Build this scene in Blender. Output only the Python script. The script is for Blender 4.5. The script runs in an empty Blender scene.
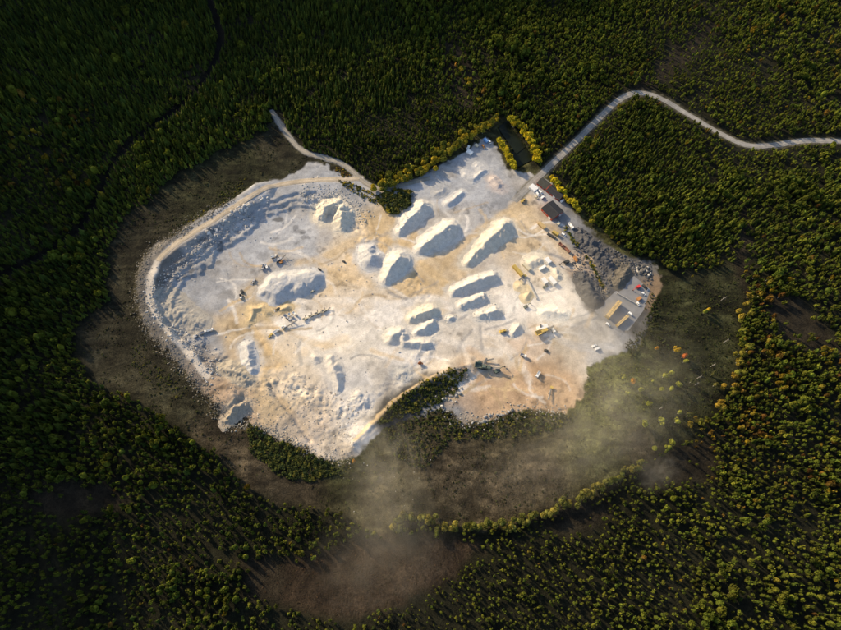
import bpy, math, random
import numpy as np
from mathutils import Vector, Matrix

random.seed(7)
rng = np.random.default_rng(11)
scene = bpy.context.scene
col = scene.collection

# ------------------------------------------------------------------ camera, sky, sun, exposure
H, F = 500.0, 561.0                      # flying height (m), focal length in photo pixels (841 wide)
NAD = (380.0, 565.0)                     # where straight-down meets the picture
d = Vector(((NAD[0]-420.5)/F, (315-NAD[1])/F, -1)).normalized()
RQ = d.rotation_difference(Vector((0, 0, -1)))
RM = np.array(RQ.to_matrix())
cam = bpy.data.cameras.new('camera'); camo = bpy.data.objects.new('camera', cam); col.objects.link(camo)
camo.location = (0, 0, H); camo.rotation_mode = 'QUATERNION'; camo.rotation_quaternion = RQ
cam.sensor_width = 36.0; cam.lens = 36.0*F/841.0; cam.clip_start = 1.0; cam.clip_end = 20000
scene.camera = camo

def at0(x, y, z=0.0):
    """point at height z seen at photo pixel x, y"""
    v = RM @ np.array([(x-420.5)/F, (315-y)/F, -1.0])
    t = (z-H)/v[2]
    return np.array([v[0]*t, v[1]*t])

SUN_EL = math.radians(22)
_w = at0(440, 284)-at0(402.5, 256); _w /= np.hypot(*_w)
SUN_TO = Vector((_w[0]*math.cos(SUN_EL), _w[1]*math.cos(SUN_EL), -math.sin(SUN_EL)))
world = bpy.data.worlds.new('World'); scene.world = world; world.use_nodes = True
wn = world.node_tree.nodes; wl = world.node_tree.links
sky = wn.new('ShaderNodeTexSky'); sky.sky_type = 'NISHITA'; sky.sun_disc = False
sky.sun_elevation = SUN_EL; sky.sun_rotation = math.atan2(-_w[0], -_w[1]); sky.dust_density = 2.0
bg = wn['Background']; wl.new(sky.outputs[0], bg.inputs[0]); bg.inputs[1].default_value = 0.145
sl = bpy.data.lights.new('sun', 'SUN'); so = bpy.data.objects.new('sun', sl); col.objects.link(so)
sl.energy = 4.6; sl.angle = math.radians(1.5); sl.color = (1.0, 0.79, 0.49)
so.rotation_mode = 'QUATERNION'; so.rotation_quaternion = SUN_TO.to_track_quat('-Z', 'Y')
scene.view_settings.view_transform = 'Standard'; scene.view_settings.look = 'None'
scene.view_settings.gamma = 1.0; scene.view_settings.use_curve_mapping = False
scene.view_settings.exposure = 0.72
scene.cycles.max_bounces = 5; scene.cycles.diffuse_bounces = 3; scene.cycles.glossy_bounces = 2
scene.cycles.transmission_bounces = 3; scene.cycles.volume_bounces = 1; scene.cycles.transparent_max_bounces = 6

# ------------------------------------------------------------------ noise and plane geometry
def _hash(ix, iy, s):
    h = (ix.astype(np.int64)*374761393 + iy.astype(np.int64)*668265263 + s*974711) & 0x7fffffff
    h = ((h ^ (h >> 13))*1274126177) & 0x7fffffff
    return ((h ^ (h >> 16)) & 0xffff)/65535.0
def vnoise(x, y, s=0):
    ix = np.floor(x); iy = np.floor(y); fx = x-ix; fy = y-iy
    fx = fx*fx*fx*(fx*(fx*6-15)+10); fy = fy*fy*fy*(fy*(fy*6-15)+10)
    a = _hash(ix, iy, s); b = _hash(ix+1, iy, s); c = _hash(ix, iy+1, s); e = _hash(ix+1, iy+1, s)
    return (a*(1-fx)+b*fx)*(1-fy)+(c*(1-fx)+e*fx)*fy*1.0
def fbm(x, y, scale, octv=4, s=0, gain=0.5):
    """about -1..1"""
    x = np.asarray(x, float)/scale; y = np.asarray(y, float)/scale
    r = 0; a = 1.0; n = 0
    for k in range(octv):
        c, q = math.cos(0.6*k+s), math.sin(0.6*k+s)
        r = r + a*(vnoise((x*c-y*q)*2**k+17.3*k, (x*q+y*c)*2**k-9.1*k, s+k)*2-1); n += a; a *= gain
    return r/n*1.6
def sst(a, b, x):
    t = np.clip((x-a)/(b-a), 0, 1); return t*t*(3-2*t)
def W(pts): return np.array([at0(*p[:2]) for p in pts])
def seg_dist(x, y, a, b):
    ab = b-a; t = np.clip(((x-a[0])*ab[0]+(y-a[1])*ab[1])/max(ab@ab, 1e-9), 0, 1)
    return np.hypot(x-a[0]-ab[0]*t, y-a[1]-ab[1]*t), t
def line_dist(x, y, pts):
    m = np.full(np.shape(x), 1e9)
    for a, b in zip(pts[:-1], pts[1:]): m = np.minimum(m, seg_dist(x, y, a, b)[0])
    return m
def inside(x, y, poly):
    r = np.zeros(np.shape(x), bool)
    for a, b in zip(poly, np.roll(poly, -1, 0)):
        c = (a[1] > y) != (b[1] > y)
        with np.errstate(divide='ignore', invalid='ignore'):
            xx = (b[0]-a[0])*(y-a[1])/(b[1]-a[1]+1e-12)+a[0]
        r ^= c & (x < xx)
    return r
def sdf(x, y, poly):
    dd = line_dist(x, y, np.vstack([poly, poly[:1]]))
    return np.where(inside(x, y, poly), -dd, dd)
def smooth_line(pts, n=3):
    p = np.array(pts, float)
    for _ in range(n):
        q = [p[0]]
        for a, b in zip(p[:-1], p[1:]): q += [a*.75+b*.25, a*.25+b*.75]
        q.append(p[-1]); p = np.array(q)
    return p
def idw(x, y, pts, vals, power=3.0):
    num = 0; den = 0
    for p, v in zip(pts, vals):
        w = 1/((x-p[0])**2+(y-p[1])**2+60)**(power/2)
        num = num+(w[..., None]*np.array(v) if np.ndim(v) else w*v); den = den+w
    return num/(den[..., None] if np.ndim(vals[0]) else den)

# ------------------------------------------------------------------ plan of the place (from the photo, on the ground plane)
QUARRY = W([(283,178),(297,171),(308,163),(325,163),(343,176),(368,184),(398,186),(420,176),(455,158),(486,138),(497,146),(506,168),
  (524,172),(545,176),(562,192),(578,216),(600,238),(628,256),(655,264),(661,285),(651,315),(640,345),(612,357),(588,366),(583,398),(566,412),
  (520,410),(490,420),(464,424),(453,411),(428,414),(402,422),(378,433),(356,457),(333,461),(318,457),(307,448),(289,441),(272,434),(252,424),
  (245,415),(238,416),(222,428),(219,420),(222,409),(205,394),(190,376),(170,354),(151,334),(143,320),(138,298),(141,271),(149,256),
  (157,243),(174,240),(185,229),(206,216),(233,200),(252,187),(270,180)])
PIT = W([(190,256),(212,238),(240,216),(262,204),(290,194),(320,192),(345,198),(362,214),(380,235),(400,250),(430,290),(440,340),(420,380),(360,420),
  (330,420),(290,392),(250,385),(222,378),(200,362),(183,343),(160,318),(152,298),(164,279)])
RIMLINE = smooth_line(W([(262,190),(228,212),(200,228),(176,246),(158,258),(149,275),(146,298),(153,317),(170,337),(190,360),(210,383),(228,400)]))
CREST = smooth_line(W([(352,446),(378,420),(400,397),(425,381),(448,371),(468,366)]))
TRACK = smooth_line(W([(272,111),(276,118),(288,136),(302,152),(322,157),(342,162),(354,172),(363,182),(376,189),(392,187),(412,182),(430,178)]))
RIMTRACK = smooth_line(W([(360,178),(340,179),(312,180),(286,183),(268,188),(250,199),(225,215),(198,232),(178,245),(163,258),(153,275),(150,298),(157,315),(173,334),(193,358),(208,376)]))
ROAD = smooth_line(W([(900,146),(841,142),(800,140),(770,146),(745,146),(722,134),(692,116),(662,98),(640,92),(624,96),(606,111),(575,142),(556,160),(538,177),(518,197),(505,209)]))
STREAM = smooth_line(W([(200,-60),(206,-8),(217,18),(222,45),(214,66),(200,90),(176,112),(150,130),(120,152),(104,185),(92,212),(70,240),(40,258),(10,272),(-40,300)]))
OPEN = W([(280,112),(267,133),(240,146),(213,157),(185,172),(167,187),(147,207),(133,212),(117,240),(112,267),(110,305),(90,318),(77,330),(80,357),(93,380),
  (133,397),(167,417),(195,437),(213,450),(233,470),(255,487),(277,500),(305,505),(330,507),(350,512),(362,528),(385,534),(405,513),(430,520),(460,528),(490,526),(512,523),(545,512),(575,497),
  (603,483),(633,466),(657,450),(687,437),(703,420),(722,396),(738,360),(731,335),(743,313),(744,292),(738,272),(728,264),(710,272),(690,282),(668,278),
  (655,262),(628,254),(604,236),(586,214),(566,190),(548,172),(538,166),(527,160),(520,140),(508,122),(492,118),(470,134),(440,156),(410,174),(385,184),(368,180),(352,168),(320,155),(303,150),(290,136)])
BOG2 = W([(357,537),(400,537),(455,536),(482,546),(470,560),(448,575),(430,590),(390,606),(350,616),(300,612),(262,592),(262,570),(290,562),(330,554)])
GLADES = [W(p) for p in ([(545,508),(575,500),(603,498),(606,512),(590,528),(560,534),(543,524)], [(645,462),(680,448),(706,440),(722,462),(705,480),(670,487),(643,482)],
  [(765,296),(800,300),(828,335),(845,352),(800,352),(772,338)], [(28,490),(60,482),(110,484),(127,500),(110,512),(70,516),(35,512)], [(440,42),(462,46),(480,80),(482,108),(462,112),(446,84)],
  [(238,560),(268,556),(285,575),(280,600),(250,596)], [(742,205),(752,215),(748,262),(744,300),(735,270),(736,230)], [(700,20),(725,20),(690,60),(640,100),(632,90),(668,55)])]
POND1 = W([(499,127),(507,121),(525,145),(516,152)]); POND2 = W([(513,151),(525,146),(533,158),(519,165)])
YARD = W([(631,274),(650,290),(643,311),(628,331),(616,331),(594,311),(616,291)])

CTRL = [(192,262,-13),(175,300,-13),(220,270,-15),(260,235,-15),(300,212,-14),(335,235,-10),(300,290,-10),(250,315,-11),(225,340,-11),(290,345,-7),(340,320,-5),
  (390,290,-1.5),(450,260,0),(440,330,0),(400,380,0),(350,415,0),(280,390,-3),(240,375,-6),(205,350,-10),(350,370,-3)]
_cp = W(CTRL); _cv = [c[2] for c in CTRL]
ROUGH = W([(222,385),(262,378),(300,372),(345,395),(365,420),(352,455),(318,455),(270,430),(240,412)])
EAST = W([(574,226),(600,240),(628,258),(655,266),(650,288),(632,272),(610,290),(600,305),(582,300),(572,270)])

SHADE_HILLS = W([(-150,720),(-75,560),(-80,330),(-70,120),(-30,-45),(200,-75),(420,-80),(700,-85),(1000,-70)])   # foot of unseen hills, added west and north to shade the upper-left forest
def line_side(x, y, pts):
    """distance to the line, negative beyond it (west and north)"""
    far = np.vstack([pts, pts[-1]+(4000, 4000), (-9000, 9000), pts[0]+(-4000, -4000)]); dd = line_dist(x, y, pts)
    return np.where(inside(x, y, far), -dd, dd)
def height(x, y, fine=True):
    x = np.asarray(x, float); y = np.asarray(y, float)
    u = 1.8*fbm(x, y, 170, 2, 3)+0.5*fbm(x, y, 30, 2, 5)
    sq = sdf(x, y, QUARRY)
    q = sst(4, -10, sq)
    z = u*(1-q)+0.3*u*q
    wx = fbm(x, y, 14, 3, 21)*3.2
    sp = sdf(x, y, PIT)+wx
    wall = 0.40*sst(1, -2, sp)+0.32*sst(-6, -8.5, sp)+0.28*sst(-13, -16, sp+wx)
    z = z*(1-wall)+.36*idw(x, y, _cp, _cv)*wall
    lob = fbm(x, y, 7, 2, 31)
    dr = line_dist(x, y, RIMLINE)
    z = z+(3.6+1.2*fbm(x, y, 25, 2, 8))*sst(15+3.0*lob, 6, dr)*sst(-1, 5, sp+4)
    dc = line_dist(x, y, CREST)
    side = CREST[-1]-CREST[0]; sgn = (x-CREST[0][0])*side[1]-(y-CREST[0][1])*side[0]   # > 0 on the south-east side
    z = z+3.6*np.where(sgn > 0, np.clip(1-dc/14.0, 0, 1), np.clip(1-dc/14.0, 0, 1)**1.5)
    z = z-1.6*sst(5, 0, line_dist(x, y, STREAM))
    for p in (POND1, POND2): z = z-3.0*sst(4, -1, sdf(x, y, p))
    rd = np.minimum(np.minimum(line_dist(x, y, RIMTRACK), line_dist(x, y, TRACK)), line_dist(x, y, ROAD))
    keep = sst(2.5, 6.5, rd)
    yard = sst(-2, 3, sdf(x, y, YARD))
    fl = sst(8, 1, sdf(x, y, YARD)); z = z*(1-fl)+.8*fl
    edge = sst(0, 300, -line_side(x, y, SHADE_HILLS)); z = z+270*edge*(1-.62*sst(at0(120, -80)[0], at0(330, -80)[0], x)*sst(at0(0, 120)[1], at0(0, 20)[1], y))*(1+.25*fbm(x, y, 130, 3, 15))
    if fine:
        rg = np.clip(0.22+.75*sst(6, -8, sdf(x, y, ROUGH))+1.1*sst(4, -6, sdf(x, y, EAST))+0.9*sst(14, 6, dr)+0.9*sst(1, -5, sp)*sst(-22, -12, sp)
                     +0.5*sst(16, 4, dc), 0, 1.8)
        r = 0.55*fbm(x, y, 9, 4, 41, 0.6)+0.5*np.abs(fbm(x, y, 4.2, 2, 47))
        z = z+r*rg*q*keep*yard+0.35*fbm(x, y, 6, 3, 51)*(1-q)*keep
        z = z-2.2*sst(3.5, 0.5, line_dist(x, y, TRENCH))
        z = z-0.9*sst(3.5, 1, line_dist(x, y, GULLY))
    return z
TRENCH = W([(270,386),(278,398),(290,412),(310,440)]); GULLY = W([(250,326),(262,344),(270,358),(276,364)])

def P(px, py, lift=0.0):
    z = 0.0
    for _ in range(5):
        p = at0(px, py, z+lift); z = float(height(p[:1], p[1:])[0])
    return Vector((p[0], p[1], z))
def ang(px, py, dx, dy):
    a, b = at0(px, py), at0(px+dx, py+dy); return math.atan2(b[1]-a[1], b[0]-a[0])

# ------------------------------------------------------------------ materials
MATS = {}
def mat(name, c, rough=0.8, var=0.25, scale=1.0, bump=0.0, metal=0.0, spec=0.3):
    if name in MATS: return MATS[name]
    m = bpy.data.materials.new(name); m.use_nodes = True; n = m.node_tree.nodes; l = m.node_tree.links
    b = n['Principled BSDF']; b.inputs['Roughness'].default_value = rough; b.inputs['Metallic'].default_value = metal
    b.inputs['Specular IOR Level'].default_value = spec
    tc = n.new('ShaderNodeTexCoord'); nz = n.new('ShaderNodeTexNoise'); nz.inputs['Scale'].default_value = scale; nz.inputs['Detail'].default_value = 6
    l.new(tc.outputs['Object'], nz.inputs['Vector'])
    mr = n.new('ShaderNodeMapRange'); mr.inputs[1].default_value = .25; mr.inputs[2].default_value = .75; mr.inputs[3].default_value = 1-var; mr.inputs[4].default_value = 1+var
    l.new(nz.outputs[0], mr.inputs[0])
    mx = n.new('ShaderNodeMix'); mx.data_type = 'RGBA'; mx.blend_type = 'MULTIPLY'; mx.inputs[0].default_value = 1; mx.inputs[6].default_value = (*c, 1)
    l.new(mr.outputs[0], mx.inputs[7]); l.new(mx.outputs[2], b.inputs['Base Color'])
    if bump:
        bp = n.new('ShaderNodeBump'); bp.inputs['Strength'].default_value = 1; bp.inputs['Distance'].default_value = bump
        l.new(nz.outputs[0], bp.inputs['Height']); l.new(bp.outputs[0], b.inputs['Normal'])
    MATS[name] = m; return m
def attr_mat(name, kind, var=0.3, scales=(0.35, 1.6), bump=0.3, rough=0.95, transl=0.0):
    """colour from the mesh's own Col attribute or from the object's colour, with grain on top"""
    m = bpy.data.materials.new(name); m.use_nodes = True; n = m.node_tree.nodes; l = m.node_tree.links
    b = n['Principled BSDF']; b.inputs['Roughness'].default_value = rough; b.inputs['Specular IOR Level'].default_value = 0.15
    g = n.new('ShaderNodeNewGeometry')
    if kind == 'attr': c = n.new('ShaderNodeAttribute'); c.attribute_name = 'Col'; cs = c.outputs['Color']
    else: c = n.new('ShaderNodeObjectInfo'); cs = c.outputs['Color']
    last = cs; h = None
    for k, s in enumerate(scales):
        nz = n.new('ShaderNodeTexNoise'); nz.inputs['Scale'].default_value = s; nz.inputs['Detail'].default_value = 7; nz.inputs['Roughness'].default_value = .65
        l.new(g.outputs['Position'], nz.inputs['Vector'])
        mr = n.new('ShaderNodeMapRange'); mr.inputs[1].default_value = .3; mr.inputs[2].default_value = .7; mr.inputs[3].default_value = 1-var; mr.inputs[4].default_value = 1+var
        l.new(nz.outputs[0], mr.inputs[0])
        mx = n.new('ShaderNodeMix'); mx.data_type = 'RGBA'; mx.blend_type = 'MULTIPLY'; mx.inputs[0].default_value = 1
        l.new(last, mx.inputs[6]); l.new(mr.outputs[0], mx.inputs[7]); last = mx.outputs[2]; h = nz
    l.new(last, b.inputs['Base Color'])
    if bump:
        bp = n.new('ShaderNodeBump'); bp.inputs['Strength'].default_value = 1; bp.inputs['Distance'].default_value = bump
        l.new(h.outputs[0], bp.inputs['Height']); l.new(bp.outputs[0], b.inputs['Normal'])
    if transl:
        t = n.new('ShaderNodeBsdfTranslucent'); l.new(last, t.inputs[0]); ms = n.new('ShaderNodeMixShader'); ms.inputs[0].default_value = transl
        l.new(b.outputs[0], ms.inputs[1]); l.new(t.outputs[0], ms.inputs[2]); l.new(ms.outputs[0], n['Material Output'].inputs[0])
    return m
M_GROUND = attr_mat('ground_soil', 'attr', 0.17, (0.12, 0.8), 0.25)
M_HEATH = attr_mat('heath_soil', 'attr', 0.5, (0.07, 0.35, 0.9), 1.0)
M_PILE = attr_mat('crushed_stone', 'obj', 0.17, (0.25, 1.3), 0.5)
M_ROCK = attr_mat('rock', 'obj', 0.3, (0.5, 2.0), 0.25)
M_RUBBLE = attr_mat('rubble_rock', 'attr', 0.25, (0.5, 2.0), 0.2)
M_LEAF = attr_mat('foliage', 'attr', 0.22, (0.5, 1.7), 0.0, transl=0.22)
M_LEAFO = attr_mat('tree_foliage', 'obj', 0.28, (0.5, 1.7), 0.0, transl=0.22)
M_BARK = mat('bark', (0.09, 0.07, 0.05), 0.9, 0.3, 3)
M_BIRCH = mat('birch_bark', (0.55, 0.52, 0.46), 0.8, 0.35, 3)

# ------------------------------------------------------------------ mesh helpers
def np_mesh(name, v, f, smooth=False):
    """v: N x 3, f: M x k (all triangles or all quads)"""
    v = np.asarray(v, np.float32); f = np.asarray(f, np.int32); k = f.shape[1]
    me = bpy.data.meshes.new(name); me.vertices.add(len(v)); me.vertices.foreach_set('co', v.ravel())
    me.loops.add(f.size); me.loops.foreach_set('vertex_index', f.ravel())
    me.polygons.add(len(f)); me.polygons.foreach_set('loop_start', np.arange(0, f.size, k, dtype=np.int32))
    me.polygons.foreach_set('use_smooth', np.full(len(f), smooth)); me.update(calc_edges=True); return me
def set_col(me, c):
    a = me.color_attributes.new('Col', 'FLOAT_COLOR', 'POINT'); c = np.asarray(c, np.float32)
    a.data.foreach_set('color', np.hstack([c, np.ones((len(c), 1), np.float32)]).ravel())
def link(name, me, m=None, parent=None, color=None):
    o = bpy.data.objects.new(name, me); col.objects.link(o)
    if m is not None and not me.materials: me.materials.append(m)
    if parent is not None: o.parent = parent
    if color is not None: o.color = (*color, 1)
    return o
def tag(o, label=None, cat=None, group=None, kind=None):
    if label: o['label'] = label
    if cat: o['category'] = cat
    if group: o['group'] = group
    if kind: o['kind'] = kind
    return o
def empty(name, loc, rz=0.0):
    o = bpy.data.objects.new(name, None); col.objects.link(o); o.location = loc; o.rotation_euler = (0, 0, rz); o.empty_display_size = 1; return o
class MB:
    def __init__(s): s.v = []; s.f = []
    def add(s, vs, fs):
        n = len(s.v); s.v += [tuple(q) for q in vs]; s.f += [tuple(i+n for i in q) for q in fs]; return s
    def box(s, c, d, ry=0.0, rz=0.0, taper=1.0):
        x, y, z = d[0]/2, d[1]/2, d[2]/2; R = Matrix.Rotation(rz, 3, 'Z') @ Matrix.Rotation(ry, 3, 'Y')
        vs = [R @ Vector((sx*x*(taper if sz > 0 else 1), sy*y*(taper if sz > 0 else 1), sz*z))+Vector(c) for sz in (-1, 1) for sx, sy in ((-1, -1), (1, -1), (1, 1), (-1, 1))]
        return s.add(vs, [(3, 2, 1, 0), (4, 5, 6, 7), (0, 1, 5, 4), (1, 2, 6, 5), (2, 3, 7, 6), (3, 0, 4, 7)])
    def cyl(s, a, b, r, r2=None, n=10):
        a, b = Vector(a), Vector(b); r2 = r if r2 is None else r2; dr = (b-a).normalized(); u = dr.orthogonal().normalized(); w = dr.cross(u)
        vs = [p+(u*math.cos(t)+w*math.sin(t))*q for p, q in ((a, r), (b, r2)) for t in (2*math.pi*k/n for k in range(n))]
        return s.add(vs, [(k, (k+1) % n, n+(k+1) % n, n+k) for k in range(n)]+[tuple(reversed(range(n))), tuple(range(n, 2*n))])
    def prism(s, prof, y0, y1):
        """profile in x-z, pulled along y"""
        n = len(prof); vs = [(x, y0, z) for x, z in prof]+[(x, y1, z) for x, z in prof]
        return s.add(vs, [(k, n+k, n+(k+1) % n, (k+1) % n) for k in range(n)]+[tuple(range(n)), tuple(reversed(range(n, 2*n)))])
    def mesh(s, name):
        me = bpy.data.meshes.new(name); me.from_pydata(s.v, [], s.f); me.update(); return me
    def build(s, name, m, parent=None): return link(name, s.mesh(name), m, parent)
def copy_tree(o, parent=None):
    c = o.copy(); col.objects.link(c); c.parent = parent
    for ch in list(o.children):
        if ch.name in scene.objects: copy_tree(ch, c)
    return c

# ------------------------------------------------------------------ ground
PALE = np.array((.55, .52, .485)); TAN = np.array((.50, .375, .22)); GREY = np.array((.275, .282, .300)); DARK = np.array((.075, .074, .073)); PINK = np.array((.43, .30, .19))
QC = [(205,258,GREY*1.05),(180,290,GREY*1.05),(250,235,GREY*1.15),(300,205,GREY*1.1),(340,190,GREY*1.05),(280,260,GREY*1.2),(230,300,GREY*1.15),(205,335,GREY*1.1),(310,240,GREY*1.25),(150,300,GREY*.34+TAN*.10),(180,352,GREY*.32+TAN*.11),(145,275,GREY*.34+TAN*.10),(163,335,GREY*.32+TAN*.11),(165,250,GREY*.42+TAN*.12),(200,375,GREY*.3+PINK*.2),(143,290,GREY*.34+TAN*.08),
  (215,395,PINK*.7+GREY*.2),(245,420,PINK*.7+GREY*.2),(235,325,TAN*.8+GREY*.15),(262,350,TAN),(255,300,TAN*.7+GREY*.3),(262,362,TAN*.9),(290,380,PALE*.6+TAN*.4),(270,405,TAN*.8+GREY*.15),(300,425,PALE*.5+PINK*.4),(335,440,GREY*.7+TAN*.4),
  (325,345,PALE*1.15),(300,320,PALE*1.05),(370,340,PALE*1.12),(345,325,PALE*1.25),(385,325,PALE*1.2),(410,350,PALE*1.15),(350,300,PALE*.6+TAN*.45),(345,250,TAN*.6+PALE*.45),(385,235,TAN*.9),(400,244,TAN),(330,270,TAN*.8+PALE*.2),(420,285,TAN*.9),(440,275,TAN*.8+GREY*.2),(380,300,PALE*.5+TAN*.5),
  (460,330,PALE*.8+TAN*.2),(440,360,PALE*.7+TAN*.3),(500,350,PALE*.5+TAN*.4),(480,390,PINK),(520,385,PINK),(545,380,PINK*.9),(560,395,PINK*1.05),(530,350,PINK*.6+PALE*.4),(570,345,PALE*.5+TAN*.4),(600,345,PALE*.6+GREY*.4),
  (520,310,PALE*1.1),(560,300,PALE*1.15),(540,280,PALE*.6+TAN*.4),(530,245,TAN*.8+GREY*.2),(515,215,TAN*.85+PALE*.1),(480,215,GREY*1.2),(470,180,GREY*1.3),(430,190,GREY*1.3),(495,160,GREY*1.1),(450,160,GREY*1.05),(545,190,GREY*1.1),
  (555,240,TAN*.6+GREY*.4),(575,265,PINK*.6+GREY*.3),(590,240,DARK*1.1),(610,258,DARK*1.0),(640,270,DARK*1.5),(595,290,DARK*1.3),(650,295,PINK*.4),(645,330,DARK*.9),(620,350,GREY*.6),(400,380,PALE*.85),(370,395,PALE),(350,425,PALE*.7+GREY*.3),
  (500,200,GREY),(440,225,GREY*.9+TAN*.15),(470,245,GREY*.8+TAN*.3),(570,230,GREY*.7),(465,400,PINK*.6+GREY*.3),(430,393,DARK*.45),(407,407,DARK*.45),(448,383,DARK*.5),(418,402,DARK*.45),(395,415,DARK*.5),(440,408,GREY*.8)]
_qp = W(QC); _qv = [c[2] for c in QC]
PATHS = [  # wheel-worn lines on the quarry floor and a tan line on the wedge crest: points, half width, colour, strength
  ([(300,262),(322,258),(350,240),(385,236),(405,245),(425,268),(446,285),(462,298)], 5.0, TAN*1.05, .75),
  ([(232,322),(243,338),(256,358),(268,366)], 3.2, TAN*.55, .8), ([(262,322),(280,345),(300,360)], 6, PALE*1.1, .5),
  ([(405,303),(430,298),(455,308),(480,322),(520,330),(560,334)], 3.5, PALE*1.15, .7), ([(375,300),(405,303),(430,299)], 4, PALE*1.1, .6),
  ([(536,180),(522,192),(510,206)], 3.2, GREY*.95, .8), ([(512,205),(530,222),(548,238),(566,255),(578,266)], 5, TAN*.8+PALE*.3, .7), ([(530,196),(515,215),(500,235)], 4, TAN, .5),
  ([(480,225),(470,240),(455,262),(446,275)], 3, TAN*.7+GREY*.3, .6), ([(488,150),(500,175),(496,200),(480,222)], 5, GREY*1.25, .4), ([(425,185),(450,180),(470,192),(480,205)], 4, GREY*1.2, .5),
  ([(500,360),(512,385),(520,405)], 3, PINK*.7, .6), ([(530,360),(545,375),(552,395)], 2.5, PINK*.6, .6), ([(590,258),(600,280),(606,295)], 2, TAN*.8, .7), ([(355,440),(378,418),(400,396),(430,379),(450,371)], 1.8, TAN*1.1, .7),
  ([(463,345),(468,365),(474,385)], 3, PALE*.9+TAN*.2, .6), ([(240,322),(262,304),(285,306)], 3, TAN*1.05, .6), ([(240,300),(225,290),(210,280)], 3, GREY*.75, .5)]
PATHS += [([(340,332),(370,318),(400,303),(430,297),(455,302)], 4.5, PALE*1.1, .7), ([(462,298),(480,318),(503,342),(520,362),(528,380)], 4.5, PALE*.9+TAN*.15, .7), ([(322,258),(338,275),(375,287),(410,286),(440,292)], 4.5, TAN*1.0+PALE*.1, .75),
  ([(348,262),(352,245),(368,240),(386,245),(390,262)], 3.5, TAN*1.1, .7), ([(440,272),(455,250),(478,232),(498,218),(516,204)], 4, TAN*.95, .8), ([(262,362),(290,354),(320,346),(345,338)], 5, TAN*.7+PALE*.4, .7), ([(545,240),(560,262),(572,290),(570,325)], 4.5, PALE*.8+TAN*.25, .7),
  ([(405,248),(420,262),(436,276),(452,290)], 4, TAN*.95, .8), ([(395,225),(415,240),(440,262),(455,270)], 2.5, TAN*.75, .6), ([(560,340),(585,350),(610,346)], 4, GREY*1.5, .5), ([(290,300),(330,300),(370,300),(410,318),(450,345),(500,352)], 4, PALE*1.1, .55), ([(230,300),(262,318),(290,335),(330,345)], 3.5, TAN*.9+PALE*.1, .6), ([(470,350),(500,372),(530,392),(560,400)], 4, PINK*1.2, .6), ([(245,255),(275,245),(310,252),(330,262)], 4, GREY*1.45, .55), ([(200,300),(225,285),(255,272)], 3.5, GREY*1.4, .5)]
_r = random.Random(5)
for _ in range(150):
    bx, by = _r.choice([(440,190),(470,210),(450,240),(420,270),(360,240),(330,270),(400,300),(440,310),(480,335),(520,335),(560,330),(580,330),(480,385),(530,380),(330,330),(290,330),(250,320),(230,290),(240,260),(280,240),(530,230),(545,250),(350,320),(380,360),(420,355),(540,300)])
    a = _r.random()*6.28; bx += _r.uniform(-18, 18); by += _r.uniform(-12, 12); pts = []; turn = _r.uniform(-.35, .35)
    for k in range(6): pts.append((bx, by)); bx += 7*math.cos(a); by += 5*math.sin(a); a += turn
    PATHS.append((pts, _r.uniform(.7, 1.9), _r.choice([PALE*1.1, TAN*.65, GREY*.75, PALE*1.15, TAN*1.0]), _r.uniform(.35, .7)))
PATHS = [(smooth_line(W(p), 2), w, c, s) for p, w, c, s in PATHS]
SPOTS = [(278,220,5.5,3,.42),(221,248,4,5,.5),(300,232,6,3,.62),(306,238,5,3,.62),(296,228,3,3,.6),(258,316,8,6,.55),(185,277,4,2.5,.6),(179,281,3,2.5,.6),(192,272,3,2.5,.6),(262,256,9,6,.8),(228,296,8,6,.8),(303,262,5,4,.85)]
BOGCOL = np.array((.022, .020, .012)); BOGG = np.array((.020, .021, .009)); FLOOR = np.array((.012, .012, .006)); BROWN = np.array((.038, .030, .019)); MOSS = np.array((.060, .064, .020))
BC = [(150,230,BOGCOL),(100,340,BOGCOL*1.05),(130,370,BOGCOL*1.1),(180,400,BOGCOL*.9+BOGG*.3),(240,160,BOGG*.9),(200,200,BOGG*.8+BOGCOL*.2),(270,145,BOGCOL),(220,440,BROWN*1.1),(250,465,BROWN),(300,485,BROWN*1.15),(380,490,BROWN*1.1+MOSS*.2),
  (350,470,BOGG+MOSS*.3),(450,470,BROWN*1.2),(540,470,BROWN*1.35),(500,490,BROWN*1.25),(600,440,MOSS*.9+BROWN*.3),(600,390,MOSS*1.3),(635,395,MOSS*1.25),(615,372,MOSS*1.2),(590,415,MOSS*1.1),(670,330,BOGG*.9),(700,300,BOGG),(700,380,BOGG*.9),(670,420,BOGG*.8),(550,430,BROWN+MOSS*.3),(640,445,BROWN*1.1)]
_bp = W(BC); _bv = [c[2] for c in BC]
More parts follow.
